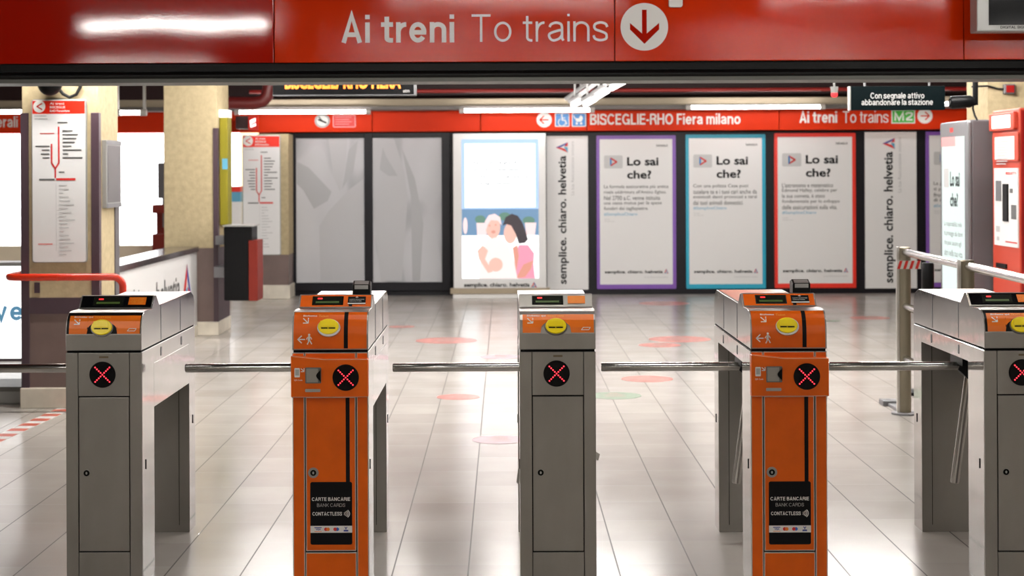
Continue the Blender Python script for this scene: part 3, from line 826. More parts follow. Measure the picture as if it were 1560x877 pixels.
        mb = MB(); mb.flat(ff, ellipse(-.0185, .212, .0065, .0065, 20), .0031); mb.flat(ff, ellipse(.0155, .212, .0065, .0065, 20), .0034); mb.build('red_marks', M['card_red'], lg)
        mb = MB(); mb.flat(ff, ellipse(.0235, .212, .0065, .0065, 20), .0031); mb.build('pale_blue_marks', M['card_blue'], lg)
    else:
        mb = MB(); mb.flat(df, rect(.046, .014, .112, slope - .010), .003); st = mb.build('orange_sticker', M['card_orange'] if not dark else M['orange_label'], head)
        mb = MB()
        for i in range(4):
            put_text(mb, df, ('CONVALIDARE', 'IL BIGLIETTO', 'STAMP TICKET', 'AND WAIT')[i], (.053 + .004 * (i % 2), .0425 - .0075 * i, .105 - .004 * (i % 2), .046 - .0075 * i), .0036, bold=.01)
        mb.build('lettering', M['yellow_ink'], st)
    # tripod hub and its arms in the opening
    hub = Vector((-.072, .445, .757))
    ax = Vector((-1, 0, -1)).normalized()
    mb = MB(); mb.tube([L(*(hub - ax * .06)), L(*(hub - ax * .02)), L(*(hub + ax * .02)), L(*(hub + ax * .045))], [.062, .060, .046, .030], 28)
    mb.box(X - .125, Y + .36, .765, X + .044, Y + .54, .803)
    hb = mb.build('hub', M['black'], t, smooth=True)
    mb = MB(); mb.tube([L(-.10, .445, .757), L(-arm_len + .004, .445, .757), L(-arm_len, .445, .757)], [.0172, .0172, .0145], 24)
    mb.build('arm', M['chrome'], t, smooth=True)
    e = Vector((-.135, .445, .298))
    mb = MB(); mb.tube([L(*hub), L(*(hub + (e - hub) * .99)), L(*e)], [.0172, .0172, .0145], 24)
    mb.build('arm', M['chrome'], t, smooth=True)
    if idx == 2:
        mb = MB(); mb.add([L(HW, .30, .455), L(HW + .03, .28, .44), L(HW + .022, .27, .415), L(HW, .30, .43)], [(0, 1, 2, 3)]); mb.build('paper_tag', M['paper'], t)
    return t

TS = [(156.5, 'dark', 'steel turnstile nearest the column, black display face over an orange label', .63),
      (501.8, 'orange', 'orange turnstile second from the left, beneath the bold sign words', .618),
      (848.2, 'steel', 'steel turnstile in the middle of the row between the two orange ones', .636),
      (1200.3, 'orange', 'orange turnstile second from the right, red-bordered poster behind it', .664),
      (1557.0, 'dark', 'steel turnstile cut off by the right edge, in front of the railing', .627)]
for i, (px, st, lb, al) in enumerate(TS):
    Yi = 6.31 - .015 * i
    turnstile(i, (px - CX) * Yi / F, Yi, st, lb, al)

# ------------------------------------------------------------------ back wall: fascia, posters, lightbox
YF = 20.8
fas = thing('wayfinding_fascia', (0, YF, 2.0), 'long red sign band above the posters with platform lettering and pictograms', 'sign')
zf0, zf1 = P(900, 199, YF).z, P(900, 165.5, YF).z
fs = [P(x, 180, YF).x for x in (-260, -60, 130, 365, 567, 732, 894, 1187, 1476)]
for a, b in zip(fs[:-1], fs[1:]):
    mb = MB(); mb.box(a + .004, YF, zf0, b - .004, YW + .15, zf1); mb.build('panel', M['fascia_red'], fas, bevel=.004)
ff = plane(YF)
def fbox(*p): return W(*p, YF)
mb = MB(); put_strokes(mb, ff, 'BISCEGLIE-RHO Fiera milano', fbox(899, 173, 1128, 189.5), .004, .155, gap=.085); mb.build('lettering', M['white_ink'], fas)
mb = MB(); put_strokes(mb, ff, 'Ai treni', fbox(1218, 169.5, 1275, 187), .004, .165, gap=.085); mb.build('lettering', M['white_ink'], fas)
mb = MB(); put_strokes(mb, ff, 'To trains', fbox(1284, 169, 1353, 187), .004, .10, gap=.1); mb.build('lettering', M['white_ink'], fas)
mb = MB(); put_strokes(mb, ff, 'Generali', fbox(-38, 177, 27, 194), .004, .14, gap=.1); mb.build('lettering', M['white_ink'], fas)
s = YF / F
def disc_arrow(px, py, r, sgn):
    c = P(px, py, YF)
    mb = MB(); mb.ell(ff, c.x, c.z, r * s, r * s, 0, .004, 40); d = mb.build('arrow_disc', M['white_ink'], fas)
    mb = MB(); w_ = r * .17 * s
    mb.stroke(ff, [(c.x - sgn * r * .55 * s, c.z), (c.x + sgn * r * .5 * s, c.z)], w_, .006)
    mb.stroke(ff, [(c.x + sgn * r * .05 * s, c.z + r * .5 * s), (c.x + sgn * r * .58 * s, c.z), (c.x + sgn * r * .05 * s, c.z - r * .5 * s)], w_, .006)
    mb.build('arrow', M['fascia_red'], d)
disc_arrow(829, 182.5, 11.5, -1); disc_arrow(1409, 176.5, 11.5, 1)
for px, kind in ((856.5, 'chair'), (882, 'pram')):
    x0, z0, x1, z1 = fbox(px - 11, 172, px + 11, 193)
    cx, cz, q = (x0 + x1) / 2, (z0 + z1) / 2, (x1 - x0) / 2
    mb = MB(); mb.extr(ff, rrect(x0, z0, x1, z1, .012), 0, .003); pn = mb.build('pictogram_panel', M['white_ink'], fas)
    mb = MB(); mb.flat(ff, rrect(x0 + .01, z0 + .01, x1 - .01, z1 - .01, .008), .0045); mb.build('blue_field', M['blue_sign'], pn)
    mb = MB(); p = lambda a, b: (cx + a * q, cz + b * q)
    if kind == 'chair':
        mb.flat(ff, ellipse(*p(-.05, .68), .13 * q, .13 * q, 14), .006)
        mb.stroke(ff, [p(-.05, .5), p(-.0, -.05), p(.4, -.05), p(.6, -.6)], .16 * q, .006)
        mb.stroke(ff, [p(0, .25), p(.38, .25)], .12 * q, .006)
        mb.stroke(ff, [p(-.05 + .5 * math.cos(a), -.35 + .5 * math.sin(a)) for a in [math.radians(120 + 220 * i / 12) for i in range(13)]], .12 * q, .006)
    else:
        mb.flat(ff, [p(-.55, .2), p(-.35, -.25), p(.35, -.25), p(.55, .2)], .006)
        mb.flat(ff, [p(0, .2), p(.55, .2), p(.45, .5), p(.2, .62)], .006)
        mb.stroke(ff, [p(-.55, .2), p(-.75, .6)], .12 * q, .006)
        for a in (-.3, .3): mb.flat(ff, ellipse(*p(a, -.5), .17 * q, .17 * q, 14), .006)
    mb.build('pictogram', M['white_ink'], pn)
x0, z0, x1, z1 = fbox(1358, 167, 1394, 188)
mb = MB(); mb.extr(ff, rect(x0, z0, x1, z1), 0, .003); pn = mb.build('line_panel', M['white_ink'], fas)
mb = MB(); mb.flat(ff, rect(x0 + .012, z0 + .012, x1 - .012, z1 - .012), .0045); mb.build('green_field', M['green_sign'], pn)
mb = MB(); put_strokes(mb, ff, 'M2', (x0 + .03, z0 + .035, x1 - .03, z1 - .03), .006, .19, gap=.09); mb.build('lettering', M['white_ink'], pn)
c = P(491, 184, YF)
mb = MB(); mb.ell(ff, c.x, c.z, 11.5 * s, 10.5 * s, 0, .004, 36); ns = mb.build('no_smoking_disc', M['white_ink'], fas)
mb = MB(); rg = ellipse(c.x, c.z, 10 * s, 9 * s, 30)
mb.stroke(ff, rg + rg[:1], 2.0 * s, .0055); mb.build('disc_ring', M['grey_ink'], ns)
mb = MB(); mb.stroke(ff, [(c.x - 6 * s, c.z + 2 * s), (c.x + 6 * s, c.z - 3 * s)], 2.6 * s, .0057); mb.stroke(ff, [(c.x - 5 * s, c.z + 6 * s), (c.x - 1 * s, c.z + 1 * s)], 1.6 * s, .0057); mb.build('cigarette_mark', M['black_ink'], ns)
x0, z0, x1, z1 = fbox(507, 174.5, 542, 194)
mb = MB(); mb.extr(ff, rrect(x0, z0, x1, z1, .02), 0, .003); nb = mb.build('notice_panel', M['pink_ink'], fas)
mb = MB(); mb.flat(ff, rect(x0 + .012, z0 + .012, x1 - .012, z1 - .012), .0045); mb.build('notice_field', M['red_ink'], nb)
mb = MB()
for i in range(4): mb.flat(ff, rect(x0 + .03, z1 - .035 - .028 * i, x1 - .05 - .03 * (i % 2), z1 - .028 - .028 * i), .006)
mb.build('notice_lines', M['pink_ink'], nb)

# emblem: a triangle of red and blue facets
def emblem(name, fr, box, h, parent, turn=False, open_=False):
    a0, b0, a1, b1 = box
    def q(x, y):
        return (a1 - y * (a1 - a0), b0 + x * (b1 - b0)) if turn else (a0 + x * (a1 - a0), b0 + y * (b1 - b0))
    mb = MB()
    mb.flat(fr, [q(0, 0), q(.38, .25), q(.5, .62), q(.5, 1)], h, 0)
    mb.flat(fr, [q(.5, 1), q(.5, .62), q(.72, .22), q(1, 0)], h, 1)
    mb.flat(fr, [q(0, 0), q(.5, .0), q(.60, .30), q(.38, .25)], h, 2)
    mb.flat(fr, [q(.72, .22), q(.6, .30), q(.62, .0), q(1, 0)], h, 0)
    return mb.build(name, [M['red_ink'], M['navy_ink'], M['blue_ink']], parent)

def poster(px0, py0, px1, py1, frame_mat, lines, label, dy=0, cut=None):
    Yp = YW - .03
    x0, z0, x1, z1 = W(px0, py0, px1, py1, Yp)
    t = thing('poster', ((x0 + x1) / 2, Yp, z0), label, 'poster', 'framed question posters on the black wall')
    pf = plane(Yp)
    mb = MB(); mb.extr(pf, rrect(x0, z0, x1, z1, .012), -.03, .0); mb.build('frame', M[frame_mat], t, bevel=.004)
    wd, hg = x1 - x0, z1 - z0
    A = lambda a: x0 + a * wd
    B = lambda b: z1 - b * hg
    mb = MB(); mb.flat(pf, rect(A(.04), B(.97), A(.955), B(.025)), .002); sh = mb.build('sheet', M['poster_white'], t)
    R = lambda a, b, c_, d: (A(a), B(d), A(c_), B(b))
    mb = MB(); put_text(mb, pf, 'helvetia.it', R(.755, .057, .90, .075), .004, bold=.02); mb.build('small_lettering', M['poster_grey_ink'], sh)
    mb = MB(); mb.flat(pf, rrect(A(.095), B(.215), A(.33), B(.13), .02), .004); ic = mb.build('icon_panel', M['poster_grey'], sh)
    mb = MB(); tri = [(A(.18), B(.196)), (A(.18), B(.149)), (A(.255), B(.1725))]
    mb.stroke(pf, [tri[0], tri[1]], .02, .006, 1); mb.stroke(pf, [tri[1], tri[2]], .02, .006, 0); mb.stroke(pf, [tri[2], tri[0]], .02, .006, 0)
    mb.build('play_icon', [M['red_ink'], M['blue_sign']], ic)
    mb = MB(); put_text(mb, pf, 'Lo sai', R(.385, .142, .78, .198), .004, bold=.028); put_text(mb, pf, 'che?', R(.385, .228, .69, .283), .004, bold=.028)
    mb.build('heading', M['black_ink'], sh)
    mb = MB(); b = .322
    for ln, r_ in lines[:-1]:
        put_text(mb, pf, ln, R(.092, b, r_, b + .028), .004, bold=.010); b += .0355
    mb.build('body_text', M['poster_grey_ink'], sh)
    mb = MB(); put_text(mb, pf, lines[-1][0], R(.092, b + .003, lines[-1][1], b + .028), .004, bold=.006); mb.build('hashtag', M['blue_ink'], sh)
    mb = MB(); put_text(mb, pf, 'Scopri', R(.098, b + .042, .17, b + .053), .004); put_text(mb, pf, 'di più su', R(.098, b + .055, .22, b + .066), .004); mb.build('small_lettering', M['pale_ink'], sh)
    mb = MB(); put_text(mb, pf, 'semplice. chiaro. helvetia', R(.098, .878, .83, .904), .004, bold=.03); mb.build('slogan', M['black_ink'], sh)
    emblem('emblem', pf, R(.845, .868, .90, .900), .004, sh)
    mb = MB(); put_text(mb, pf, 'La tua Assicurazione svizzera', R(.60, .917, .895, .928), .004); mb.build('small_lettering', M['pale_ink'], sh)
    return t

HT = ('#SempliceChiaro', .51)
poster(909, 206, 1030, 440, 'poster_purple', [('La formula assicurativa più antica', .905), ("risale addirittura all'Antico Egitto.", .88), ('Nel 2700 a.C. venne istituita', .80), ('una cassa mutua per le spese', .82), ('funebri dei tagliapietre.', .65), HT],
       'purple-bordered question poster beside the vertical slogan banner and the teal poster')
poster(1045, 204.5, 1166.5, 439.5, 'poster_teal', [('Con una polizza Casa puoi', .78), ('tutelare te e i tuoi cari anche da', .89), ('eventuali danni provocati a terzi', .89), ('dai tuoi animali domestici.', .72), HT],
       'teal-bordered question poster on the black wall')
poster(1180, 202.5, 1304, 438.5, 'poster_red', [("L'astronomo e matematico", .72), ('Edmond Halley, celebre per', .77), ('la sua cometa, è stato', .62), ('fondamentale per lo sviluppo', .80), ('delle assicurazioni sulla vita.', .77), HT],
       'red-bordered question poster on the black wall')
poster(1411, 200, 1535, 437, 'poster_purple', [('La polizza che ti protegge', .78), ('ti proteggerà da furti e', .74), ('frodi online e dal furto', .74), ('di identità digitale.', .62), HT],
       'purple-bordered question poster half hidden behind the grey lit totem')

def banner(px0, py0, px1, py1, label, tx):
    Yp = YW - .025
    x0, z0, x1, z1 = W(px0, py0, px1, py1, Yp)
    t = thing('slogan_banner', ((x0 + x1) / 2, Yp, z0), label, 'banner', 'white vertical slogan banners')
    pf = plane(Yp)
    mb = MB(); mb.extr(pf, rect(x0, z0, x1, z1), -.02, 0); mb.build('sheet', M['poster_white'], t)
    mb = MB(); put_text(mb, pf, 'semplice. chiaro. helvetia', W(tx[0], tx[1], tx[2], tx[3], Yp), .003, bold=.022, turn=True); mb.build('slogan', M['black_ink'], t)
    emblem('emblem', pf, W(tx[4], tx[5], tx[6], tx[7], Yp), .003, t, turn=True)
    mb = MB(); put_text(mb, pf, 'La tua Assicurazione svizzera', W(tx[8], tx[9], tx[10], tx[11], Yp), .003, turn=True); mb.build('small_lettering', M['pale_ink'], t)
banner(833, 207, 896, 441, 'white vertical slogan banner beside the lit picture box', (850.5, 237, 866.5, 432.5, 846.5, 216.5, 865, 232.5, 869.5, 215, 874.5, 297))
banner(1318, 201, 1396.5, 439, 'white vertical slogan banner behind the steel railing post', (1346.5, 231, 1364.5, 430.5, 1344, 210, 1363, 227, 1367.5, 209, 1373, 293))

# grey cloth prints in a double black frame
gp = thing('double_display_case', (P(562, 443, YW).x, YW - .06, 0), 'black double display case with two grey draped-cloth prints', 'display case')
Yg = YW - .06
gx = [P(x, 320, Yg).x for x in (441, 451, 555, 568, 673, 686)]
zt, z1, z0, zb = P(562, 201.6, Yg).z, P(562, 210, Yg).z, P(562, 430, Yg).z, P(562, 443, Yg).z
mb = MB()
for a, b in ((0, 1), (2, 3), (4, 5)): mb.box(gx[a], Yg, zb, gx[b], YW, zt)
for a, b in ((1, 2), (3, 4)):
    mb.box(gx[a], Yg, zb, gx[b], YW, z0); mb.box(gx[a], Yg, z1, gx[b], YW, zt)
mb.build('frame', M['wall_black'], gp, bevel=.004)
for i, (a, b) in enumerate(((1, 2), (3, 4))):
    mb = MB(); mb.box(gx[a], Yg + .02, z0, gx[b], YW, z1); pr_ = mb.build('cloth_print', drape_material(1.0 + 2.7 * i), gp)
    def fold(name, m, polys, h):
        mb = MB()
        for pl in polys: mb.flat(plane(Yg + .02), [(P(x, y, Yg).x, P(x, y, Yg).z) for x, y in pl][::-1], h)
        mb.build(name, M[m], pr_)
    if i == 0:
        fold('pale_fold', 'fold_pale', [[(554, 272), (554, 428), (488, 428), (486, 345), (500, 322), (530, 290)], [(500, 211), (529, 211), (527, 250), (518, 292), (508, 270)]], .003)
        fold('dark_fold', 'fold_dark', [[(452, 246), (470, 255), (505, 292), (499, 306), (478, 318), (462, 290), (452, 280)], [(531, 228), (545, 214), (538, 262), (521, 288)]], .005)
    else:
        fold('pale_fold', 'fold_pale', [[(569, 211), (600, 211), (616, 262), (621, 300), (612, 428), (580, 428), (569, 330)]], .003)
        fold('dark_fold', 'fold_dark', [[(583, 224), (588, 238), (606, 268), (592, 268), (578, 258)], [(612, 225), (632, 272), (645, 340), (640, 428), (628, 428), (626, 300)]], .005)

# lit picture box
YL = 20.5
lb = thing('lightbox', (P(762, 450, YL).x, YL, 0), 'white free-standing lightbox with a lit picture of two embracing women', 'lightbox')
x0, z0, x1, z1 = W(690.5, 203, 832, 442, YL)
mb = MB(); mb.box(x0, YL, .07, x1, YL + .45, z1); mb.build('cabinet', M['poster_white'], lb, bevel=.01)
a0, b0, a1, b1 = W(686, 439, 838, 447.5, YL - .06)
mb = MB(); mb.box(a0, YL - .06, b0, a1, YL + .1, b1); mb.build('sill', M['duct'], lb, bevel=.006)
a0, _, a1, _ = W(690, 447, 836, 454, YL - .03)
mb = MB(); mb.box(a0, YL - .03, 0, a1, YL + .4, b0); mb.build('plinth', M['white_paint'], lb, bevel=.005)
pf = plane(YL)
sx0_, sz0, sx1_, sz1 = W(703.5, 212, 820.5, 424, YL)
mb = MB(); mb.flat(pf, rect(sx0_, sz0, sx1_, sz1), .003); pic = mb.build('picture', M['ad_sky'], lb)
wd, hg = sx1_ - sx0_, sz1 - sz0
q = lambda a, b: (sx0_ + a * wd, sz1 - b * hg)
S = lambda pts: [q(*p) for p in pts]
def layer(name, pts_list, m, h):
    mb = MB()
    for p in pts_list: mb.flat(pf, S(p), h)
    return mb.build(name, M[m], pic)
layer('note_sheet', [[(.04, .49), (.96, .49), (.96, .03), (.04, .03)]], 'ad_white', .0040)
layer('kitchen_wall', [[(0, .70), (1, .70), (1, .50), (0, .50)]], 'ad_blue', .0040)
layer('plant_leaves', [ellipse(.24, .575, .07, .03, 16), ellipse(.56, .555, .08, .03, 16), ellipse(.87, .585, .08, .03, 16)], 'ad_green', .0043)
layer('flower_pots', [[(.20, .70), (.32, .70), (.33, .60), (.19, .60)], [(.84, .69), (.95, .69), (.97, .60), (.82, .60)], ellipse(.045, .62, .03, .06, 16)], 'ad_pot', .0046)
layer('table_top', [[(0, 1), (1, 1), (1, .69), (0, .69)]], 'ad_white', .0049)
layer('shirt', [[(.70, 1), (.95, 1), (.93, .90), (.94, .82), (.86, .76), (.74, .76), (.68, .85)]], 'ad_pink', .0052)
layer('dark_hair', [[(.53, .62), (.57, .56), (.65, .535), (.73, .55), (.79, .60), (.83, .66), (.86, .72), (.82, .745), (.74, .75), (.70, .68), (.64, .62), (.58, .61)]], 'ad_hair', .0056)
layer('bare_arm', [[(.70, 1.0), (.80, .90), (.93, .87), (.90, .93), (.82, .99)], [(.66, .78), (.72, .76), (.74, .84), (.70, .96)]], 'ad_arm', .0058)
layer('face', [ellipse(.63, .675, .085, .075, 24), ellipse(.405, .63, .095, .085, 24)], 'ad_skin', .0055)
layer('jumper', [[(.22, 1), (.25, .82), (.33, .72), (.48, .70), (.60, .76), (.68, .88), (.72, 1)]], 'ad_cloth', .0060)
layer('fair_hair', [[(.31, .66), (.30, .59), (.35, .545), (.43, .535), (.50, .56), (.52, .62), (.47, .585), (.38, .58), (.34, .61)]], 'ad_pot', .0061)
layer('hands', [ellipse(.44, .90, .09, .05, 20), [(.20, .80), (.27, .76), (.34, .80), (.30, .86), (.40, .95), (.34, .96), (.22, .86)]], 'ad_skin', .0064)
layer('mouth_mark', [ellipse(.41, .665, .03, .012, 12), ellipse(.36, .62, .012, .008, 10), ellipse(.44, .615, .012, .008, 10)], 'ad_arm', .0066)
mb = MB()
for i, (ln, a, b) in enumerate((('Che si tratti di grandi', .11, .72), ('o piccoli cambiamenti,', .10, .76), ('Noi siamo qui per te,', .25, .88), ('in ogni momento.', .24, .66))):
    u0 = q(a, .182 + .050 * i); u1 = q(b, .158 + .050 * i)
    put_text(mb, pf, ln, (u0[0], u0[1], u1[0], u1[1]), .0055, bold=.012)
mb.build('lettering', M['ad_text'], pic)
mb = MB(); put_text(mb, pf, 'semplice. chiaro. helvetia', W(707, 430.5, 807, 438.5, YL), .003, bold=.03); mb.build('slogan', M['black_ink'], lb)
emblem('emblem', pf, W(809, 429, 818, 437.5, YL), .003, lb)

# ------------------------------------------------------------------ columns on the left
def column(name_label, xl, xr, Y, depth, split_py, base_py, cat='column', guard_top=175, side_guard=True, top=2.658):
    a, b = P(xl, 350, Y).x, P(xr, 350, Y).x
    t = thing('column', ((a + b) / 2, Y, 0), name_label, cat)
    zs = P((xl + xr) / 2, split_py, Y).z; zb = P((xl + xr) / 2, base_py, Y).z
    mb = MB(); mb.box(a, Y, zs, b, Y + depth, top); mb.build('shaft', M['column'], t, bevel=.006)
    mb = MB(); mb.box(a + .004, Y + .004, zb, b - .004, Y + depth - .004, zs); mb.build('lower_cladding', M['cladding'], t)
    mb = MB(); mb.box(a - .015, Y - .02, 0, b + .015, Y + depth + .015, zb); mb.build('stone_base', M['stone'], t, bevel=.008)
    return t, a, b, zs, zb
Y1 = 11.1
col1, a1, b1, zs1, zb1 = column('cream plaster column carrying the framed route map above the red handrail', 34, 150, Y1, .57, 466, 590)
zg = P(36, 172, Y1).z
for xa in (a1 - .008, b1 - .045):
    mb = MB(); mb.box(xa, Y1 - .01, zb1, xa + .053, Y1 + .05, zg); mb.build('corner_guard', M['guard'], col1, bevel=.003)
mb = MB(); mb.box(a1 + .045, Y1 - .008, zs1 - .05, b1 - .045, Y1 + .004, zs1 + .055); mb.build('cross_band', M['guard'], col1)
x0, z0, x1, z1 = W(53, 430, 61, 446, Y1)
mb = MB(); mb.box(x0, Y1 - .012, z0, x1, Y1, z1); mb.build('door_pull', M['guard'], col1)
mb = MB(); mb.box(b1 - .002, Y1 + .45, zb1, b1 + .008, Y1 + .572, zg - .3); mb.build('corner_guard', M['mid_grey'], col1)

Y2 = 16.0
col2, a2, b2, zs2, zb2 = column('plain cream column in the background left of the grey cloth prints', 250, 331, Y2, .68, 378, 490)
mb = MB(); mb.box(b2 - .035, Y2 - .01, zb2, b2 + .01, Y2 + .07, P(330, 195, Y2).z); mb.build('corner_guard', M['guard'], col2)
mb = MB(); mb.box(b2 - .004, Y2 + .07, zb2, b2 + .004, Y2 + .68, zs2); mb.build('side_cladding', M['guard'], col2)

# pier with the far route map
Y3 = 20.55
p3, a3, b3, zs3, zb3 = column('narrow beige pier at the back carrying the far route map', 392, 440, Y3, .45, 388, 434, top=1.985)

def route_map(px0, py0, px1, py1, Y, label, head, junction):
    x0, z0, x1, z1 = W(px0, py0, px1, py1, Y)
    t = thing('route_map', ((x0 + x1) / 2, Y, z0), label, 'map')
    pf = plane(Y); wd, hg = x1 - x0, z1 - z0
    q = lambda a, b: (x0 + a * wd, z1 - b * hg)
    mb = MB(); mb.extr(pf, rrect(x0, z0, x1, z1, .02), -.025, 0); mb.build('frame', M['silver'], t, bevel=.004)
    mb = MB(); mb.extr(pf, rrect(*q(.02, .995), *q(.98, .005), .015), 0, .002); sh = mb.build('sheet', M['poster_white'], t)
    mb = MB(); mb.flat(pf, rect(*q(.025, head), *q(.975, .01)), .003); hd = mb.build('red_header', M['poster_red'], sh)
    mb = MB(); cx, cy = q(.15, head * .5); mb.flat(pf, ellipse(cx, cy, head * .42 * hg, head * .42 * hg, 28), .0042); mb.build('arrow_disc', M['white_ink'], hd)
    mb = MB(); r = head * .42 * hg
    mb.stroke(pf, [(cx + r * .45, cy + r * .5), (cx - r * .4, cy), (cx + r * .45, cy - r * .5)], r * .2, .005); mb.build('arrow', M['red_ink'], hd)
    mb = MB()
    for i, ln in enumerate(('Ai treni', 'BISCEGLIE', 'RHO Fieramilano')):
        u0 = q(.34, head * (.38 + .25 * i)); u1 = q((.60, .62, .70)[i], head * (.22 + .25 * i)); put_text(mb, pf, ln, (*u0, *u1), .0042, bold=.02)
    mb.build('lettering', M['white_ink'], hd)
    mb = MB(); lw = .028 * wd
    tx, lx, jx = .50, .37, .435
    mb.stroke(pf, [q(tx, .17), q(tx, junction - .035), q(jx, junction), q(jx, junction + .055)], lw, .004)
    mb.stroke(pf, [q(lx, .275), q(lx, junction - .035), q(jx, junction)], lw, .004)
    mb.flat(pf, rect(*q(.45, junction + .072), *q(.80, junction + .058)), .004)
    mb.flat(pf, rect(*q(.16, .212), *q(.42, .207)), .004)
    mb.flat(pf, rect(*q(.12, .888), *q(.38, .883)), .004)
    mb.build('line_diagram', M['red_ink'], sh)
    mb = MB(); y = .19; i = 0
    wds = [.18, .28, .25, .22, .16, .34, .10, .36, .20, .22]
    while y < junction - .05:
        u0 = q(.57, y + .008); u1 = q(.57 + wds[i % 10], y); mb.flat(pf, rect(*u0, *u1), .004)
        if y > .27:
            u0 = q(.33 - wds[(i + 3) % 10] * .7, y + .008); u1 = q(.33, y); mb.flat(pf, rect(*u0, *u1), .004)
        y += .0235; i += 1
    mb.flat(pf, rect(*q(.14, junction + .071), *q(.42, junction + .061)), .004)
    mb.flat(pf, rect(*q(.50, junction + .025), *q(.60, junction + .018)), .004)
    mb.flat(pf, rect(*q(.48, .147), *q(.66, .140)), .004)
    mb.build('station_names', M['poster_grey_ink'], sh)
    mb = MB(); y = junction + .10; i = 0
    while y < .95:
        mb.flat(pf, rect(*q(.50, y + .005), *q(.50 + wds[(i * 3) % 10] * .8, y)), .004); y += .0235; i += 1
    mb.flat(pf, rect(*q(.445, .93), *q(.45, junction + .09)), .004)
    mb.flat(pf, rect(*q(.06, .105), *q(.28, .10)), .004); mb.flat(pf, rect(*q(.06, .123), *q(.30, .118)), .004)
    mb.build('faded_names', M['pale_ink'], sh)
    return t
route_map(48, 151, 132, 400, Y1 - .025, 'tall white route map with red header on the cream column', .089, .425)
route_map(369.5, 205.5, 427.5, 388.5, Y3 - .03, 'small distant route map with red header on the beige pier', .10, .50)

# small silver poster case on the column's right face
cf = Frame((b1, 0, 0), (0, 1, 0), (0, 0, 1))
yA, yB = b1 * F / ((154 - CX)), b1 * F / ((179 - CX))
yA, yB = Y1 + .10, Y1 + .53
zA, zB = P(166, 316, Y1 + .3).z, P(166, 214, Y1 + .3).z
cs = thing('notice_case', (b1, (yA + yB) / 2, zA), 'small silver notice case on the shaded side of the map column', 'notice case')
mb = MB(); mb.extr(cf, rect(yA, zA, yB, zB), 0, .03); mb.build('frame', M['silver'], cs, bevel=.004)
mb = MB(); mb.flat(cf, rect(yA + .03, zA + .035, yB - .03, zB - .035), .032); mb.build('glass', M['mid_grey'], cs)
mb = MB(); mb.flat(cf, rect(yA, zA, yB, zA + .028), .033); mb.flat(cf, rect(yA, zB - .028, yB, zB), .033); mb.build('end_strip', M['grey_metal'], cs)

# loudspeaker-like black camera with its cable at the top of the column
c = P(76, 128, Y1 - .09)
sc = thing('security_camera', (c.x, Y1, c.z), 'black dome camera with looped cable at the top of the map column', 'camera')
mb = MB(); n = 12
mb.tube([(c.x, c.y, c.z - .075 * math.cos(math.pi * i / n) ) for i in range(n + 1)], [max(.003, .078 * math.sin(math.pi * i / n)) for i in range(n + 1)], 28)
mb.build('dome', M['black'], sc, smooth=True)
mb = MB(); mb.box(c.x - .03, c.y + .05, c.z - .03, c.x + .03, Y1, c.z + .03); mb.build('mount', M['black'], sc)
mb = MB(); mb.tube([P(88, 133, Y1 - .05), P(96, 143, Y1 - .03), P(106, 148, Y1 - .02), P(116, 144, Y1 - .02), P(122, 133, Y1 - .02), P(123, 118, Y1 - .02)], .011, 10)
mb.build('cable', M['cable'], sc, smooth=True)

# red handrail around the column
z = P(100, 422, Y1 - .25).z
hx0, hx1 = P(14, 422, Y1 - .25).x, P(186, 422, Y1 - .25).x
yr = Y1 - .25
hr = thing('handrail', (hx0, yr, 0), 'bright red tubular handrail bent round the map column', 'handrail')
def arc(cx, cy, r, a0, a1, n=6): return [(cx + r * math.cos(math.radians(a0 + (a1 - a0) * i / n)), cy + r * math.sin(math.radians(a0 + (a1 - a0) * i / n))) for i in range(n + 1)]
path = [(hx0 - .02, yr + .9, z)] + [(x, y, z) for x, y in arc(hx0 + .06, yr + .08, .08, 180, 270)]
path += [(hx1 - .06, yr, z)] + [(hx1 - .06 + .06 * math.sin(math.radians(a)), yr + .02 * a / 90, z - .06 + .06 * math.cos(math.radians(a))) for a in (15, 30, 45, 60, 75, 90)]
path += [(hx1, yr + .03, .3), (hx1, yr + .03, 0)]
mb = MB(); mb.tube(path, .023, 16); mb.build('rail', M['rail_red'], hr, smooth=True)
mb = MB(); mb.tube([(hx0 - .02, yr + .88, z), (hx0 - .02, yr + .88, 0)], .023, 14); mb.build('post', M['rail_red'], hr, smooth=True)
mb = MB(); xm = P(88, 422, yr).x; mb.tube([(xm - .004, yr, z), (xm + .004, yr, z)], .0245, 16); mb.build('joint_ring', M['fascia_red'], hr, smooth=True)

# parapets with slogan panels
def parapet(p, q_, ztop, thick, label, lit_=False):
    pass
XP = -2.88
ya, yb = Y1 + .585, Y2 - .025
zp = P(298, 375, Y2).z
pr = thing('parapet', (XP, (ya + yb) / 2, 0), 'white slogan parapet with dark coping running between the two columns', 'parapet')
mb = MB(); mb.box(XP - .22, ya, .10, XP, yb, zp - .05); mb.build('panel', M['poster_white'], pr)
mb = MB(); mb.box(XP - .25, ya, zp - .05, XP + .02, yb, zp); mb.build('coping', M['coping'], pr, bevel=.006)
mb = MB(); mb.box(XP - .23, ya, 0, XP + .01, yb, .10); mb.build('stone_base', M['stone'], pr)
pfx = Frame((XP, 0, 0), (0, 1, 0), (0, 0, 1))
mb = MB(); put_text(mb, pfx, 'semplice. chiaro. helvetia', (ya + .05, .36, yb - .85, .62), .003, bold=.012); mb.build('slogan', M['poster_grey_ink'], pr)
emblem('emblem', pfx, (yb - .72, .40, yb - .30, .70), .003, pr)

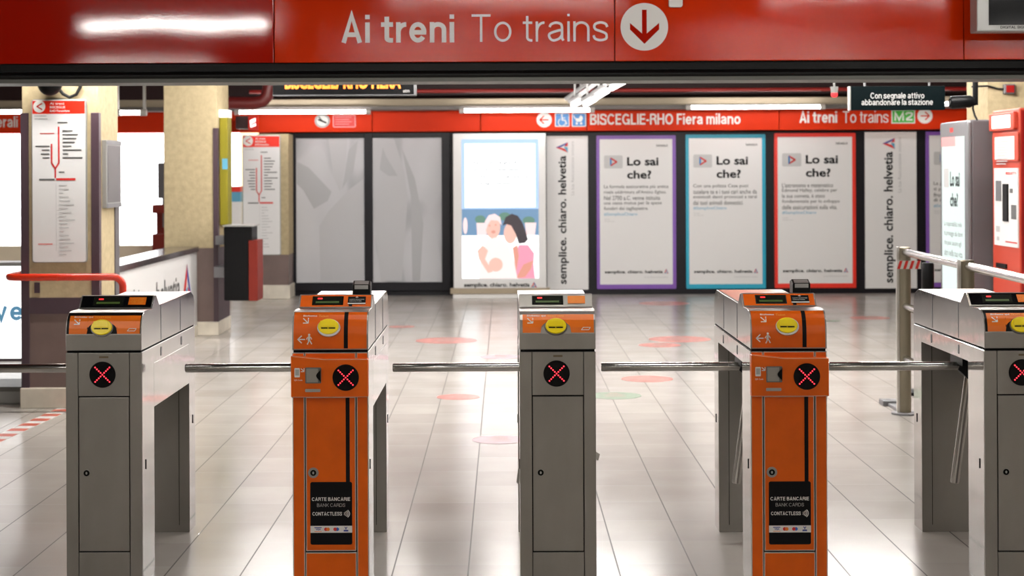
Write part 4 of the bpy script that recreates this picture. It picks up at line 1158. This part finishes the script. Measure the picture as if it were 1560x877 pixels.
Y4 = 13.9
xq = P(40, 480, Y4).x
z1 = P(16, 405, Y4).z; z0 = P(16, 553, Y4).z
pr2 = thing('bright_parapet', (-4.6, Y4, 0), 'bright white parapet panel with blue-grey letters left of the map column', 'parapet')
mb = MB(); mb.box(-7, Y4, max(z0, .02), xq + .2, Y4 + .25, z1); mb.build('panel', M['panel_light'], pr2)  # panel emits an even white of its own
mb = MB(); mb.box(-7, Y4 - .02, z1, xq + .2, Y4 + .27, z1 + .03); mb.build('coping', M['silver'], pr2)
mb = MB(); put_strokes(mb, plane(Y4), 've', W(-8, 458, 36, 488, Y4), .004, .19, gap=.06); mb.build('lettering', M['parapet_ink'], pr2)
mb = MB(); mb.box(-7, Y4 - .01, 0, xq + .2, Y4 + .24, max(z0, .02)); mb.build('base', M['guard'], pr2)

# bright shop front far behind on the left
YS = 20.9
xs = [P(x, 300, YS).x for x in (-300, 366)]
z0, z1 = P(100, 374, YS).z, 2.01
mb = MB(); mb.box(xs[0], YS, z0, xs[1], YS + .1, z1)
wn = struct('window_1', mb, M['window_light'])
mb = MB(); mb.box(xs[0], YS - .02, 0, P(392, 300, YS).x, YS + .15, z0)
struct('wall_shop', mb, M['cream'])
mb = MB(); mb.box(P(366, 300, YS).x, YS, z0, P(393, 300, YS).x, YS + .1, z1); struct('window_2', mb, M['warm_light'])
YC = 20.4
def xz(px0, py0, px1, py1, Y=YC): return W(px0, py0, px1, py1, Y)
x0, z0, x1, z1 = xz(232, 312, 256, 372)
sh = thing('shop_shelf', ((x0 + x1) / 2, YC, 0), 'red-brown shop shelf against the bright window left of the plain column', 'shelf')
mb = MB(); mb.box(x0, YC, 0, x1 + .3, YC + .3, z0 + .12); mb.box(x0, YC + .25, z0, x1 + .3, YC + .3, z1); mb.box(x0, YC, z1 - .1, x1 + .3, YC + .3, z1); mb.build('carcass', M['brown_red'], sh)
x0, z0, x1, z1 = xz(238, 248, 256, 302)
mb = MB(); mb.box(x0, YC + .1, z0, x1 + .3, YC + .14, z1); d_ = mb.build('poster_board', M['mid_grey'], sh)
mb = MB(); mb.box(x0 + .05, YC + .11, z0 - .35, x0 + .09, YC + .13, z0); mb.build('board_leg', M['mid_grey'], sh)
x0, z0, x1, z1 = xz(352, 284, 366, 292)
so = thing('shop_counter', (x0, YC, 0), 'white shop counter with blue and red bands before the far bright window', 'counter')
mb = MB(); mb.box(x0, YC, 0, x1, YC + .3, z0 - .12); mb.build('white_front', M['white_paint'], so)
mb = MB(); mb.box(x0, YC + .01, z0 - .12, x1, YC + .3, z0); mb.build('blue_band', M['blue_ink'], so)
mb = MB(); mb.box(x0, YC, z0, x1, YC + .3, z1); mb.build('red_band', M['poster_red'], so)

# black cabinet with red side panel, yellow lit strip, both by the plain column
YBX = 15.6
x0, z0, x1, z1 = W(341, 345, 384, 458, YBX)
bx = thing('wall_cabinet', ((x0 + x1) / 2, YBX, z0), 'tall black cabinet with a red flank hung beside the plain column', 'cabinet')
mb = MB(); mb.box(x0, YBX, z0, x1, YBX + .35, z1); mb.build('housing', M['black'], bx, bevel=.01)
mb = MB(); mb.box(x0 - .01, YBX - .01, z1, x1 + .02, YBX + .36, z1 + .012); mb.build('top_plate', M['silver'], bx)
u0, w0, u1, w1 = W(378, 366, 393, 458, YBX)
mb = MB(); mb.box(x1 - .03, YBX - .02, w0, u1, YBX + .33, w1); mb.build('red_flank', M['brown_red'], bx, bevel=.006)
mb = MB(); mb.box(b2, YBX + .2, z0 + .2, x0 + .03, Y2 + .2, z0 + .3); mb.box(b2 - .002, YBX + .3, z0 + .5, x0 + .03, Y2 + .2, z0 + .58); mb.build('bracket', M['grey_metal'], bx)
x0, z0, x1, z1 = W(336, 170, 350, 342, Y2 + .3)
yl = thing('lit_strip_sign', (b2, Y2 + .3, z0), 'narrow yellow lit sign strip on the plain column above the black cabinet', 'sign')
mb = MB(); mb.box(b2 + .004, Y2 + .12, z0, x1 + .01, Y2 + .36, z1); mb.build('body', M['yellow_sign'], yl, bevel=.01)
mb = MB(); mb.box(b2 + .004, Y2 + .11, z1 - .06, x1 + .01, Y2 + .36, z1 + .01); mb.build('lit_top', M['panel_light'], yl)
mb = MB(); mb.box(b2 + .03, Y2 + .115, z1 - .55, b2 + .08, Y2 + .122, z1 - .45); mb.build('blue_mark', M['blue_ink'], yl)

# small lit red sign projecting under the fascia
YE = 20.2
x0, z0, x1, z1 = W(378, 177, 393, 198, YE)
ex = thing('projecting_sign', ((x0 + x1) / 2, YE, z0), 'small red and white lit sign projecting beside the far route map', 'sign')
mb = MB(); mb.box(x0, YE, z0, x1, YE + .05, z1); mb.build('red_panel', M['poster_red'], ex)
mb = MB(); pf = plane(YE); mb.flat(pf, [(x0 + .03, z0 + .03), (x1 - .025, z0 + .05), (x1 - .03, z1 - .02), (x0 + .02, z1 - .05)], .003); mb.build('white_field', M['lit_white'], ex)
mb = MB(); mb.stroke(pf, [(x0 + .04, (z0 + z1) / 2 - .02), (x1 - .03, (z0 + z1) / 2 + .01)], .018, .005); mb.build('red_mark', M['red_ink'], ex)
a0, c0, a1_, c1 = W(360, 177, 378, 196, YE + .1)
mb = MB(); mb.box(a0, YE + .05, c0, x0 + .02, YE + .5, c1); mb.box(a0, YE + .4, c0, x0 + .02, YF - .001, c1); mb.build('housing', M['maroon'], ex)

# metal box and a short self-glowing tube at the foot of the far left wall
YX = 11.3
x0, z0, x1, z1 = W(-60, 602, 33, 626, YX)
kb = thing('floor_box', ((x0 + x1) / 2, YX, 0), 'low grey metal box on the floor left of the map column', 'box')
mb = MB(); mb.box(x0, YX, 0, x1, YX + .45, .10); mb.build('body', M['silver'], kb, bevel=.01)
mb = MB(); mb.box(x0, YX - .006, .085, x1 + .004, YX + .45, .115); mb.build('lid', M['dark_steel'], kb, bevel=.004)
pa, pb = P(13, 595, 12.3), P(33, 584, 12.5)
dv = (pb - pa) * .5
kl = thing('glowing_tube', (pa.x, pa.y, pa.z), 'short bright tube low down left of the map column', 'lamp')
mb = MB(); mb.tube([pa - dv, pb], .025, 12); mb.build('tube', M['lit_white'], kl, smooth=True)
mb = MB(); mb.box(pa.x - .25, pa.y - .05, 0, pb.x + .02, pa.y + .25, pa.z - .035); mb.build('support', M['gasket'], kl)

# ------------------------------------------------------------------ ceiling services, lamps, hanging signs
mb = MB(); zz = P(800, 138, 20.0).z
mb.tube([(P(640, 138, 20.0).x - 2.0, 20.0, zz), (6.4, 20.0, zz)], .022, 12)
tag(mb.build('ceiling_pipe', M['pipe_red'], smooth=True), 'thin red pipe running along under the dark ceiling above the fascia', 'pipe')
mb = MB(); mb.tube([P(310, 156, 18.5), P(385, 157, 18.5), P(400, 154, 18.5), P(407, 146, 18.5), P(410, 128, 18.5), (P(410, 128, 18.5).x, 18.5, 2.66)], .07, 16)
tag(mb.build('bent_pipe', M['bent_red'], smooth=True), 'thick dark red pipe bending up into the ceiling by the plain column', 'pipe')
mb = MB(); z0, z1 = P(900, 163, 20.5).z, P(900, 149, 20.5).z
mb.box(-8.5, 20.5, z0 + .02, 7.1, 20.78, z1)
tag(mb.build('cable_duct', M['duct'], bevel=.01), 'long beige duct running above the red fascia and its tube lamps', 'duct')
mb = MB(); mb.box(-8.5, 20.42, z0 - .03, 7.1, 20.74, z0 + .019)
tag(mb.build('cable_tray', M['duct_grey'], bevel=.004), 'thin grey tray beneath the beige duct', 'tray')

YT = 20.25
def wall_tube(px0, px1, py, label, Y=YT):
    a, b = P(px0, py, Y), P(px1, py, Y)
    z_ = (a.z + b.z) / 2
    t = thing('tube_lamp', ((a.x + b.x) / 2, Y, z_), label, 'lamp', 'tube lamps along the fascia')
    mb = MB(); mb.tube([(a.x, Y, z_), (b.x, Y, z_)], .021, 16); mb.build('tube', M['tube'], t, smooth=True)
    for x, d in ((a.x, -1), (b.x, 1)):
        mb = MB(); mb.tube([(x, Y, z_), (x + d * .06, Y, z_)], .033, 14); mb.box(x + d * .035 - .012, Y, z_ - .01, x + d * .035 + .012, (20.419 if Y > 20 else Y + .04), (z_ + .03 if Y > 20 else 2.66))
        mb.build('end_cap', M['tube_cap'], t)
wall_tube(365, 557, 170.5, 'lit tube lamp above the two grey cloth prints')
wall_tube(707.5, 898, 168, 'lit tube lamp above the white lightbox and banner')
wall_tube(1053, 1249, 163, 'lit tube lamp above the teal and red posters')
wall_tube(1390, 1446, 158, 'lit tube lamp ending beside the dark green hanging sign')
wall_tube(184, 214, 171.5, 'lit tube lamp end seen just right of the map column', 16.5)
wall_tube(-90, 34, 170.5, 'lit tube lamp running out of frame left of the map column', 17.5)

# row of short tube lamps running away in depth
SL = [(869, 155, 909, 126, 'longest slanted lamp of the ceiling cluster, rising up to the right'),
      (873, 160, 887, 153, 'lowest short lamp of the slanted ceiling cluster, below the long lamp'),
      (892, 159, 906, 151, 'short slanted lamp of the ceiling cluster, just right of the lowest one'),
      (909, 148, 925, 138, 'middle short lamp of the slanted ceiling cluster'),
      (932, 134, 950, 124, 'topmost lamp at the right end of the slanted ceiling cluster')]
for i, (xa, ya_, xb, yb_, lbl) in enumerate(SL):
    Ya, Yb = 19.7 - .75 * i, 19.3 - .75 * i
    a, b = P(xa, ya_, Ya), P(xb, yb_, Yb)
    t = thing('angled_lamp', ((a + b) / 2)[:], lbl, 'lamp', 'cluster of slanted ceiling lamps')
    mb = MB(); mb.tube([a, b], .030 if i else .024, 14); mb.build('tube', M['stub_tube'] if i else M['dim_tube'], t, smooth=True)
    up_ = Vector((-.03, 0, .05)); mid = (a + b) / 2 + up_; dd = (b - a).normalized() * .04
    mb = MB(); mb.tube([a + up_ - dd, b + up_ + dd], .022, 12); mb.tube([mid, Vector((mid.x, mid.y, 2.66))], .012, 8); mb.build('housing', M['fixture'], t, smooth=True)

# ceiling lamps (most of them above the frame)
for i, (x, y, z_, ln, al, wt) in enumerate(CEILING_LAMPS):
    front = y < 8
    zc = 2.78 if front else 2.66
    t = thing('ceiling_lamp', (x, y, z_), 'long tube lamp under the ceiling of the front hall, before the red beam' if front else 'long tube lamp under the ceiling behind the red beam', 'lamp', 'front hall ceiling lamps' if front else 'rear hall ceiling lamps')  # the front label also covers the added pair beside the beam
    mb = MB(); mb.box(x - ln / 2 - .05, y - .06, z_ + .02, x + ln / 2 + .05, y + .06, zc); mb.build('fixture', M['fixture'], t)
    if front:
        mb = MB(); mb.tube([(x - ln / 2, y, z_ - .015), (x + ln / 2, y, z_ - .015)], .02, 14); mb.build('tube', M['front_tube'] if 2 < y < 5 else M['near_tube'], t, smooth=True)
        continue
    mb = MB(); mb.tube([(x - ln / 2, y, z_ - .015), (x + ln / 2, y, z_ - .015)], .02, 14); mb.build('tube', M['rear_tube'], t, smooth=True)

# LED destination board
YD = 11.8
x0, z0, x1, z1 = W(415, 96, 633, 145.5, YD)
db = thing('destination_board', ((x0 + x1) / 2, YD, z0), 'black hanging destination board with orange dot letters, cut off by the beam', 'display')
mb = MB(); mb.box(x0, YD, z0, x1, YD + .18, z1); mb.build('housing', M['black'], db, bevel=.008)
mb = MB(); mb.box(x0, YD - .006, z0, x1, YD, z0 + .006); mb.box(x1 - .012, YD - .006, z0, x1, YD, z1); mb.build('edge_trim', M['grey_metal'], db)
mb = MB(); put_text(mb, plane(YD), 'BISCEGLIE/ RHO FIERA', W(434, 115, 611, 135.5, YD), .006, bold=.045); mb.build('led_letters', M['led_orange'], db)
mb = MB(); put_text(mb, plane(YD), 'atm', W(614, 136, 624, 141, YD), .006, bold=.03); mb.build('small_mark', M['grey_ink'], db)
for x in (x0 + .15, x1 - .15):
    mb = MB(); mb.tube([(x, YD + .09, z1), (x, YD + .09, 2.66)], .012, 10); mb.build('hanger', M['grey_metal'], db)

# dark green emergency sign
YG = 11.5
x0, z0, x1, z1 = W(1296, 131, 1440, 167.5, YG)
gs = thing('hanging_sign', ((x0 + x1) / 2, YG, z0), 'dark green hanging sign with two lines of pale evacuation text', 'sign')
mb = MB(); mb.box(x0, YG, z0, x1, YG + .06, z1); mb.build('panel', M['dark_green'], gs, bevel=.004)
mb = MB(); put_strokes(mb, plane(YG), 'Con segnale attivo', W(1326, 141, 1408, 150, YG), .003, .13); put_strokes(mb, plane(YG), 'abbandonare la stazione', W(1312.5, 151, 1421, 160, YG), .003, .13)
mb.build('lettering', M['grey_ink'], gs)
mb = MB(); mb.box(x0 - .008, YG - .002, z0, x0, YG + .062, z1); mb.build('edge_strip', M['edge_steel'], gs)
for x in (x0 + .1, x1 - .1):
    mb = MB(); mb.tube([(x, YG + .03, z1), (x, YG + .03, 2.66)], .008, 8); mb.build('hanger', M['grey_metal'], gs)

# red beacon
c = P(1271, 139, 12.5)
bc = thing('alarm_beacon', c[:], 'small hanging beacon with a red tip left of the dark green sign', 'beacon')
u = 12.5 / F
mb = MB(); mb.tube([(c.x, c.y, c.z + 7 * u), (c.x, c.y, c.z - 3 * u)], [6 * u, 5 * u], 16); mb.tube([(c.x, c.y, c.z + 7 * u), (c.x, c.y, 2.66)], .008, 8); mb.build('cap', M['silver'], bc, smooth=True)
mb = MB(); mb.tube([(c.x, c.y, c.z - 2.5 * u), (c.x, c.y, c.z - 7 * u), (c.x, c.y, c.z - 9 * u)], [5.2 * u, 5 * u, 3 * u], 16); mb.build('red_lens', M['led_dim'], bc, smooth=True)

# bullet camera on a drop pole
YK = 11.2
c = P(1467, 155.5, YK)
cc = thing('bullet_camera', c[:], 'black bullet camera on a drop pole beside the dark green sign', 'camera')
u = YK / F
mb = MB(); mb.tube([P(1448, 156, YK), P(1450, 156, YK), P(1478, 154.5, YK), P(1484, 154.5, YK)], [9 * u, 10 * u, 9.5 * u, 6 * u], 24); mb.build('barrel', M['black'], cc, smooth=True)
mb = MB(); mb.tube([P(1446.5, 156, YK), P(1449, 156, YK)], 7 * u, 20); mb.build('lens', M['gloss_black'], cc, smooth=True)
mb = MB(); pt = P(1486, 160, YK); mb.tube([pt, (pt.x, pt.y, 2.66)], .018, 10); mb.tube([P(1478, 155, YK), P(1487, 157, YK)], .018, 8); mb.build('pole', M['black'], cc)
mb = MB(); mb.tube([P(1484, 150, YK), P(1482, 165, YK), P(1485, 176, YK), P(1489, 183, YK)], .007, 8); mb.build('cable', M['cable'], cc, smooth=True)

# ------------------------------------------------------------------ right hand side: pier, totem, ticket machine, railing
YPR = 13.65
xa = P(1505, 150, YPR).x
pr3 = thing('corner_pier', (xa + .7, YPR, 0), 'beige pier at the top right behind the red ticket machine', 'pier')
mb = MB(); mb.box(xa, YPR, 0, xa + 1.6, YPR + .62, 2.658); mb.build('shaft', M['column'], pr3)
x0, z0, x1, z1 = W(1530, 128, 1547, 143, YPR - .05)
al = thing('alarm_box', ((x0 + x1) / 2, YPR, z0), 'small dark red alarm box with cable on the beige pier', 'alarm')
mb = MB(); mb.box(x0, YPR - .05, z0, x1, YPR + .004, z1); mb.build('housing', M['grey_metal'], al, bevel=.006)
mb = MB(); mb.box(x0 + .015, YPR - .058, z0 + .012, x1 - .012, YPR - .05, z1 - .01); mb.build('red_face', M['machine_dark'], al)
mb = MB(); mb.tube([P(1480, 132, YPR - .03), P(1505, 131, YPR - .03), P(1520, 135, YPR - .03), (x0, YPR - .03, (z0 + z1) / 2)], .008, 8); mb.build('cable', M['cable'], al)

# totem, facing left
XT = 3.48
ty0, ty1 = 12.7, 13.5
zt = P(1480, 182, 12.7).z
tt = thing('advertising_totem', (XT + .08, (ty0 + ty1) / 2, 0), 'tall grey lit totem standing edge-on beside the red ticket machine', 'totem')
mb = MB(); mb.box(XT, ty0, 0, XT + .165, ty1, zt); mb.build('body', M['mid_grey'], tt, bevel=.012, segs=3)
tfm = Frame((XT, 0, 0), (0, -1, 0), (0, 0, 1))
mb = MB(); mb.extr(tfm, rrect(-ty1, .05, -ty0, zt - .005, .03), 0, .03); mb.build('door_frame', M['grey_metal'], tt, bevel=.008)
mb = MB(); mb.flat(tfm, rect(-ty1 + .06, .15, -ty0 - .08, zt - .12), .032); scn = mb.build('screen', M['totem_screen'], tt)
L0, L1 = -ty1 + .06, -ty0 - .08; lw = L1 - L0; lh = zt - .12 - .15
T = lambda a, b: (L0 + a * lw, zt - .12 - b * lh)
mb = MB(); mb.flat(tfm, rect(*T(0, .045), *T(.62, 0)), .034); mb.build('red_corner', M['pink_ink'], scn)
mb = MB(); put_text(mb, tfm, 'Lo sai', (*T(.38, .235), *T(.80, .165)), .034, bold=.03); put_text(mb, tfm, 'che?', (*T(.38, .33), *T(.72, .265)), .034, bold=.03); mb.build('heading', M['black_ink'], scn)
mb = MB(); mb.flat(tfm, rrect(*T(.10, .24), *T(.32, .15), .02), .034); mb.build('icon_panel', M['poster_grey'], scn)
mb = MB()
for i, (ln, r_) in enumerate((('La responsabilità civile', .88), ('ti protegge dai danni', .92), ('che puoi causare agli', .86), ('altri nella tua vita', .90), ('di tutti i giorni.', .80))):
    put_text(mb, tfm, ln, (*T(.10, .43 + .045 * i), *T(r_, .40 + .045 * i)), .034)
mb.build('body_text', M['poster_grey_ink'], scn)
mb = MB(); put_text(mb, tfm, 'semplice. chiaro. helvetia', (*T(.08, .925), *T(.88, .895)), .034, bold=.03); mb.build('slogan', M['black_ink'], scn)
mb = MB(); mb.flat(tfm, rect(-ty1 + .30, zt - .085, -ty1 + .40, zt - .05), .032); mb.build('top_mark', M['red_ink'], tt)

# ticket machine, facing left
XMc = 3.60
my0, my1 = 11.92, 12.58
zt = P(1512, 169, my1).z
tm = thing('ticket_machine', (XMc + .4, (my0 + my1) / 2, 0), 'red ticket machine with lit white sign at the right edge', 'ticket machine')
mb = MB(); mb.box(XMc, my0, 0, XMc + .75, my1, zt); mb.build('cabinet', M['machine_red'], tm, bevel=.01)
mf = Frame((XMc, 0, 0), (0, -1, 0), (0, 0, 1))
def mrect(px0, py0, px1, py1):
    """rectangle on the machine's left-facing front from pixel columns/rows"""
    d0, d1 = XMc * F / (px0 - CX), XMc * F / (px1 - CX)
    d = (d0 + d1) / 2
    return (-d0, P(px0, py1, d).z, -d1, P(px0, py0, d).z)
r = mrect(1513, 172, 1551, 199)
mb = MB(); mb.extr(mf, rrect(*r, .02), 0, .03); tp = mb.build('sign_housing', M['machine_red'], tm, bevel=.005)
r = mrect(1518, 176, 1546, 195); mb = MB(); mb.flat(mf, rect(*r), .032); mb.build('lit_panel', M['lit_white'], tp)
r = mrect(1515, 202, 1554, 246); mb = MB(); mb.extr(mf, rrect(*r, .02), 0, .015); sc_ = mb.build('screen_frame', M['machine_red'], tm, bevel=.004)
r = mrect(1519, 208, 1549, 243); mb = MB(); mb.flat(mf, rect(*r), .017); sp_ = mb.build('notice', M['white_ink'], sc_)
mb = MB()
for i in range(9): mb.flat(mf, rect(r[0] + .05, r[3] - .04 - .02 * i, r[2] - .12 - .04 * (i % 3), r[3] - .032 - .02 * i), .019)
mb.build('notice_lines', M['pale_ink'], sp_)
r = mrect(1516, 256, 1552, 375); mb = MB(); mb.extr(mf, rect(*r), 0, .008); pn = mb.build('control_panel', M['poster_white'], tm)
mb = MB(); rr_ = mrect(1519, 275, 1527, 306); mb.extr(mf, rect(*rr_), .008, .012); mb.build('screen', M['grey_metal'], pn)
mb = MB(); rr_ = mrect(1531, 280, 1538, 337); mb.extr(mf, rect(*rr_), .008, .02); mb.build('slot_panel', M['black'], pn)
mb = MB()
for k_, b_ in (((1540, 287, 1545, 294), 0), ((1542, 312, 1550, 334), 1)):
    rr_ = mrect(*k_); mb.flat(mf, rect(*rr_), .0095)
mb.build('pictogram', M['poster_grey_ink'], pn)
mb = MB(); rr_ = mrect(1519, 344, 1525, 353); mb.flat(mf, rect(*rr_), .0095); rr_ = mrect(1520, 360, 1524, 366); mb.flat(mf, rect(*rr_), .0095); mb.build('small_mark', M['pale_ink'], pn)
mb = MB(); rr_ = mrect(1534, 262, 1550, 266); put_text(mb, mf, 'BIGLIETTI', rr_, .0095, bold=.03); rr_ = mrect(1533, 368, 1551, 370); mb.flat(mf, rect(*rr_), .0095); mb.build('lettering', M['red_ink'], pn)
mb = MB(); rr_ = mrect(1519, 401, 1534, 408); mb.extr(mf, rect(*rr_), 0, .012); mb.build('lock_strip', M['black'], tm)
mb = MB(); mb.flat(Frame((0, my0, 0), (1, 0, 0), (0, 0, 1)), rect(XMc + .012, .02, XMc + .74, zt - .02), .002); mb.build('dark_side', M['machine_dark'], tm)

# steel railing
YR1, YR2, YR3 = 10.66, 9.1, 7.35
xr1, xr2 = P(1378.5, 500, YR1).x, P(1473.5, 420, YR2).x
xr3 = xr2 + (xr2 - xr1) * (YR2 - YR3) / (YR1 - YR2)
rg_ = thing('railing', (xr1, (YR1 + YR2) / 2, 0), 'steel tube railing running back beside the right-hand turnstile', 'railing')
zr = [P(1378, 384, YR1).z, P(1378, 466, YR1).z, P(1378, 546, YR1).z]
ztop = P(1378, 376, YR1).z
for xx, yy in ((xr1, YR1), (xr2, YR2), (xr3, YR3)):
    mb = MB(); mb.tube([(xx, yy, .012), (xx, yy, ztop - .006), (xx, yy, ztop)], [.037, .037, .030], 28); mb.build('post', M['brown_steel'], rg_, smooth=True)
    mb = MB(); mb.box(xx - .052, yy - .012, .012, xx - .036, yy + .012, ztop); mb.build('post_strip', M['edge_steel'], rg_)
    mb = MB(); mb.tube([(xx, yy, 0), (xx, yy, .010), (xx, yy, .014)], [.085, .085, .08], 32); mb.build('base_plate', M['grey_metal'], rg_, smooth=True)
for z_ in zr:
    mb = MB(); mb.tube([(xr1, YR1 - .03, z_), (xr2, YR2, z_)], .023, 18); mb.build('rail', M['chrome'], rg_, smooth=True)
    mb = MB(); mb.tube([(xr2, YR2 - .03, z_), (xr3, YR3, z_)], .023, 18); mb.build('rail', M['chrome'], rg_, smooth=True)
mb = MB(); a = P(1347, 596, YR1 + .45); mb.box(a.x - .03, YR1 + .35, 0, xr1 + .1, YR1 + .47, .035)
mb.box(xr1 - .03, YR1 + .03, 0.0, xr1 + .03, YR1 + .36, .02); mb.build('foot_bar', M['grey_metal'], rg_, bevel=.006)

# striped tape wound on the railing post
tp = plane(YR1 - .045)
x0, z0, x1, z1 = W(1366.5, 397, 1403, 409.5, YR1 - .045)
mb = MB(); mb.extr(tp, rect(x0, z0, x1, z1), -.002, 0, 0)
mb.tube([(xr1, YR1, z0), (xr1, YR1, z1)], .0405, 24, 0, caps=False)
n = 4; st = (x1 - x0) / n
for i in range(n):
    a = x0 + st * i
    mb.flat(tp, [(a, z0), (a + st * .5, z0), (min(x1, a + st * .95), z1), (a + st * .45, z1)], .0012, 1)
tag(mb.build('barrier_tape', [M['white_ink'], M['tape_red']]), 'red and white striped tape wound round the railing post', 'tape')
# black belt post behind the railing
c = P(1414, 560, 11.6)
bp_ = thing('belt_post', (c.x, c.y, 0), 'black belt barrier post standing behind the steel railing', 'barrier post')
zt = P(1414, 400, 11.6).z
mb = MB(); mb.tube([(c.x, c.y, .03), (c.x, c.y, zt - .19)], .030, 20); mb.build('pole', M['black'], bp_, smooth=True)
mb = MB(); mb.tube([(c.x, c.y, zt - .20), (c.x, c.y, zt - .19), (c.x, c.y, zt - .01), (c.x, c.y, zt)], [.036, .042, .042, .036], 20); mb.build('belt_head', M['black'], bp_, smooth=True)
mb = MB(); mb.tube([(c.x, c.y, 0), (c.x, c.y, .02), (c.x, c.y, .035)], [.16, .16, .05], 32); mb.build('base', M['black'], bp_, smooth=True)

# ------------------------------------------------------------------ floor markings
def sticker(px, py, wpx, m, label, group):
    v = (px - CX) * math.sin(ROLL) + (py - CY)
    Y = EYE * F / v
    c = P(px, py, Y); r = wpx * Y / F / 2
    t = thing('floor_sticker', (c.x, Y, 0), label, 'floor sticker', group)
    fl = Frame((c.x, Y, 0), (1, 0, 0), (0, 1, 0))
    mb = MB(); mb.ell(fl, 0, 0, r, r, .0005, .0015, 48); mb.build('disc', M[m], t)
    mb = MB()
    for i in range(4):
        w_ = r * (.30 + .1 * (i % 2)); y = r * (.34 - .2 * i)
        mb.flat(fl, rect(-w_, y - r * .04, w_, y + r * .04), .0022)
    mb.stroke(fl, [(-r * .2, r * .55), (r * .2, r * .55), (0, r * .75), (-r * .2, r * .55)], r * .08, .0022)
    mb.build('lettering', M['sticker_ink'], t)
for a in [(680, 518.5, 94, 'sticker_red', 'worn red round floor sticker left of the middle turnstile, beyond its arm'),
          (1035.5, 516.5, 95, 'sticker_red', 'larger red floor sticker of the touching pair, before the teal poster'),
          (1005, 525.5, 65, 'sticker_red', 'smaller red floor sticker of the touching pair, just nearer and left'),
          (986, 577, 79, 'sticker_red', 'red floor sticker just below the arm between middle and right orange turnstiles'),
          (936, 602.5, 82, 'sticker_green', 'grey-green floor sticker partly behind the middle turnstile'),
          (698, 604.5, 66, 'sticker_red', 'worn red floor sticker below the arm left of the middle turnstile'),
          (760, 669.5, 82, 'sticker_pink', 'faded pink floor sticker nearest the camera, left of the middle turnstile'),
          (1012, 462, 78, 'sticker_red', 'faint red floor sticker at the foot of the purple poster'),
          (1055, 516.6, 50, 'sticker_red', None),
          (1262, 488.5, 36, 'sticker_green', 'faint green floor sticker right of the orange reader, far back'),
          (612, 497.5, 40, 'sticker_red', 'small red floor sticker beside the second turnstile head, far back'),
          (762, 543.5, 62, 'sticker_pink', 'faint pink floor sticker beyond the arm, half behind the middle turnstile'),
          (1325, 484, 60, 'sticker_red', 'faint red floor sticker left of the railing post, far back')]:
    if a[4]: sticker(*a, 'round stickers on the floor')

# red and white hazard tape on the floor at the left
ft = thing('floor_tape', (P(50, 648, 10).x, 10.4, 0), 'red and white dashed hazard tape on the floor left of the first turnstile', 'floor tape')
def G(px, py):
    v = (px - CX) * math.sin(ROLL) + (py - CY) * math.cos(ROLL)
    Y = EYE * F / v
    return P(px, py, Y)
p0, p1 = G(-20, 676), G(100, 622)
d = p1 - p0; ln = d.length; d.normalize(); n_ = Vector((-d.y, d.x, 0))
fl = Frame((p0.x, p0.y, 0), d, n_)
mb = MB(); mb.extr(fl, rect(-.8, -.055, ln + .1, .055), .0004, .0012); mb.build('white_strip', M['white_paint'], ft)
mb = MB(); nst = 11
for i in range(nst):
    a = -.75 + (ln + .8) * i / nst
    mb.flat(fl, rect(a, -.055, a + (ln + .8) / nst * .5, .055), .0018)
mb.build('red_dashes', M['floor_red'], ft)
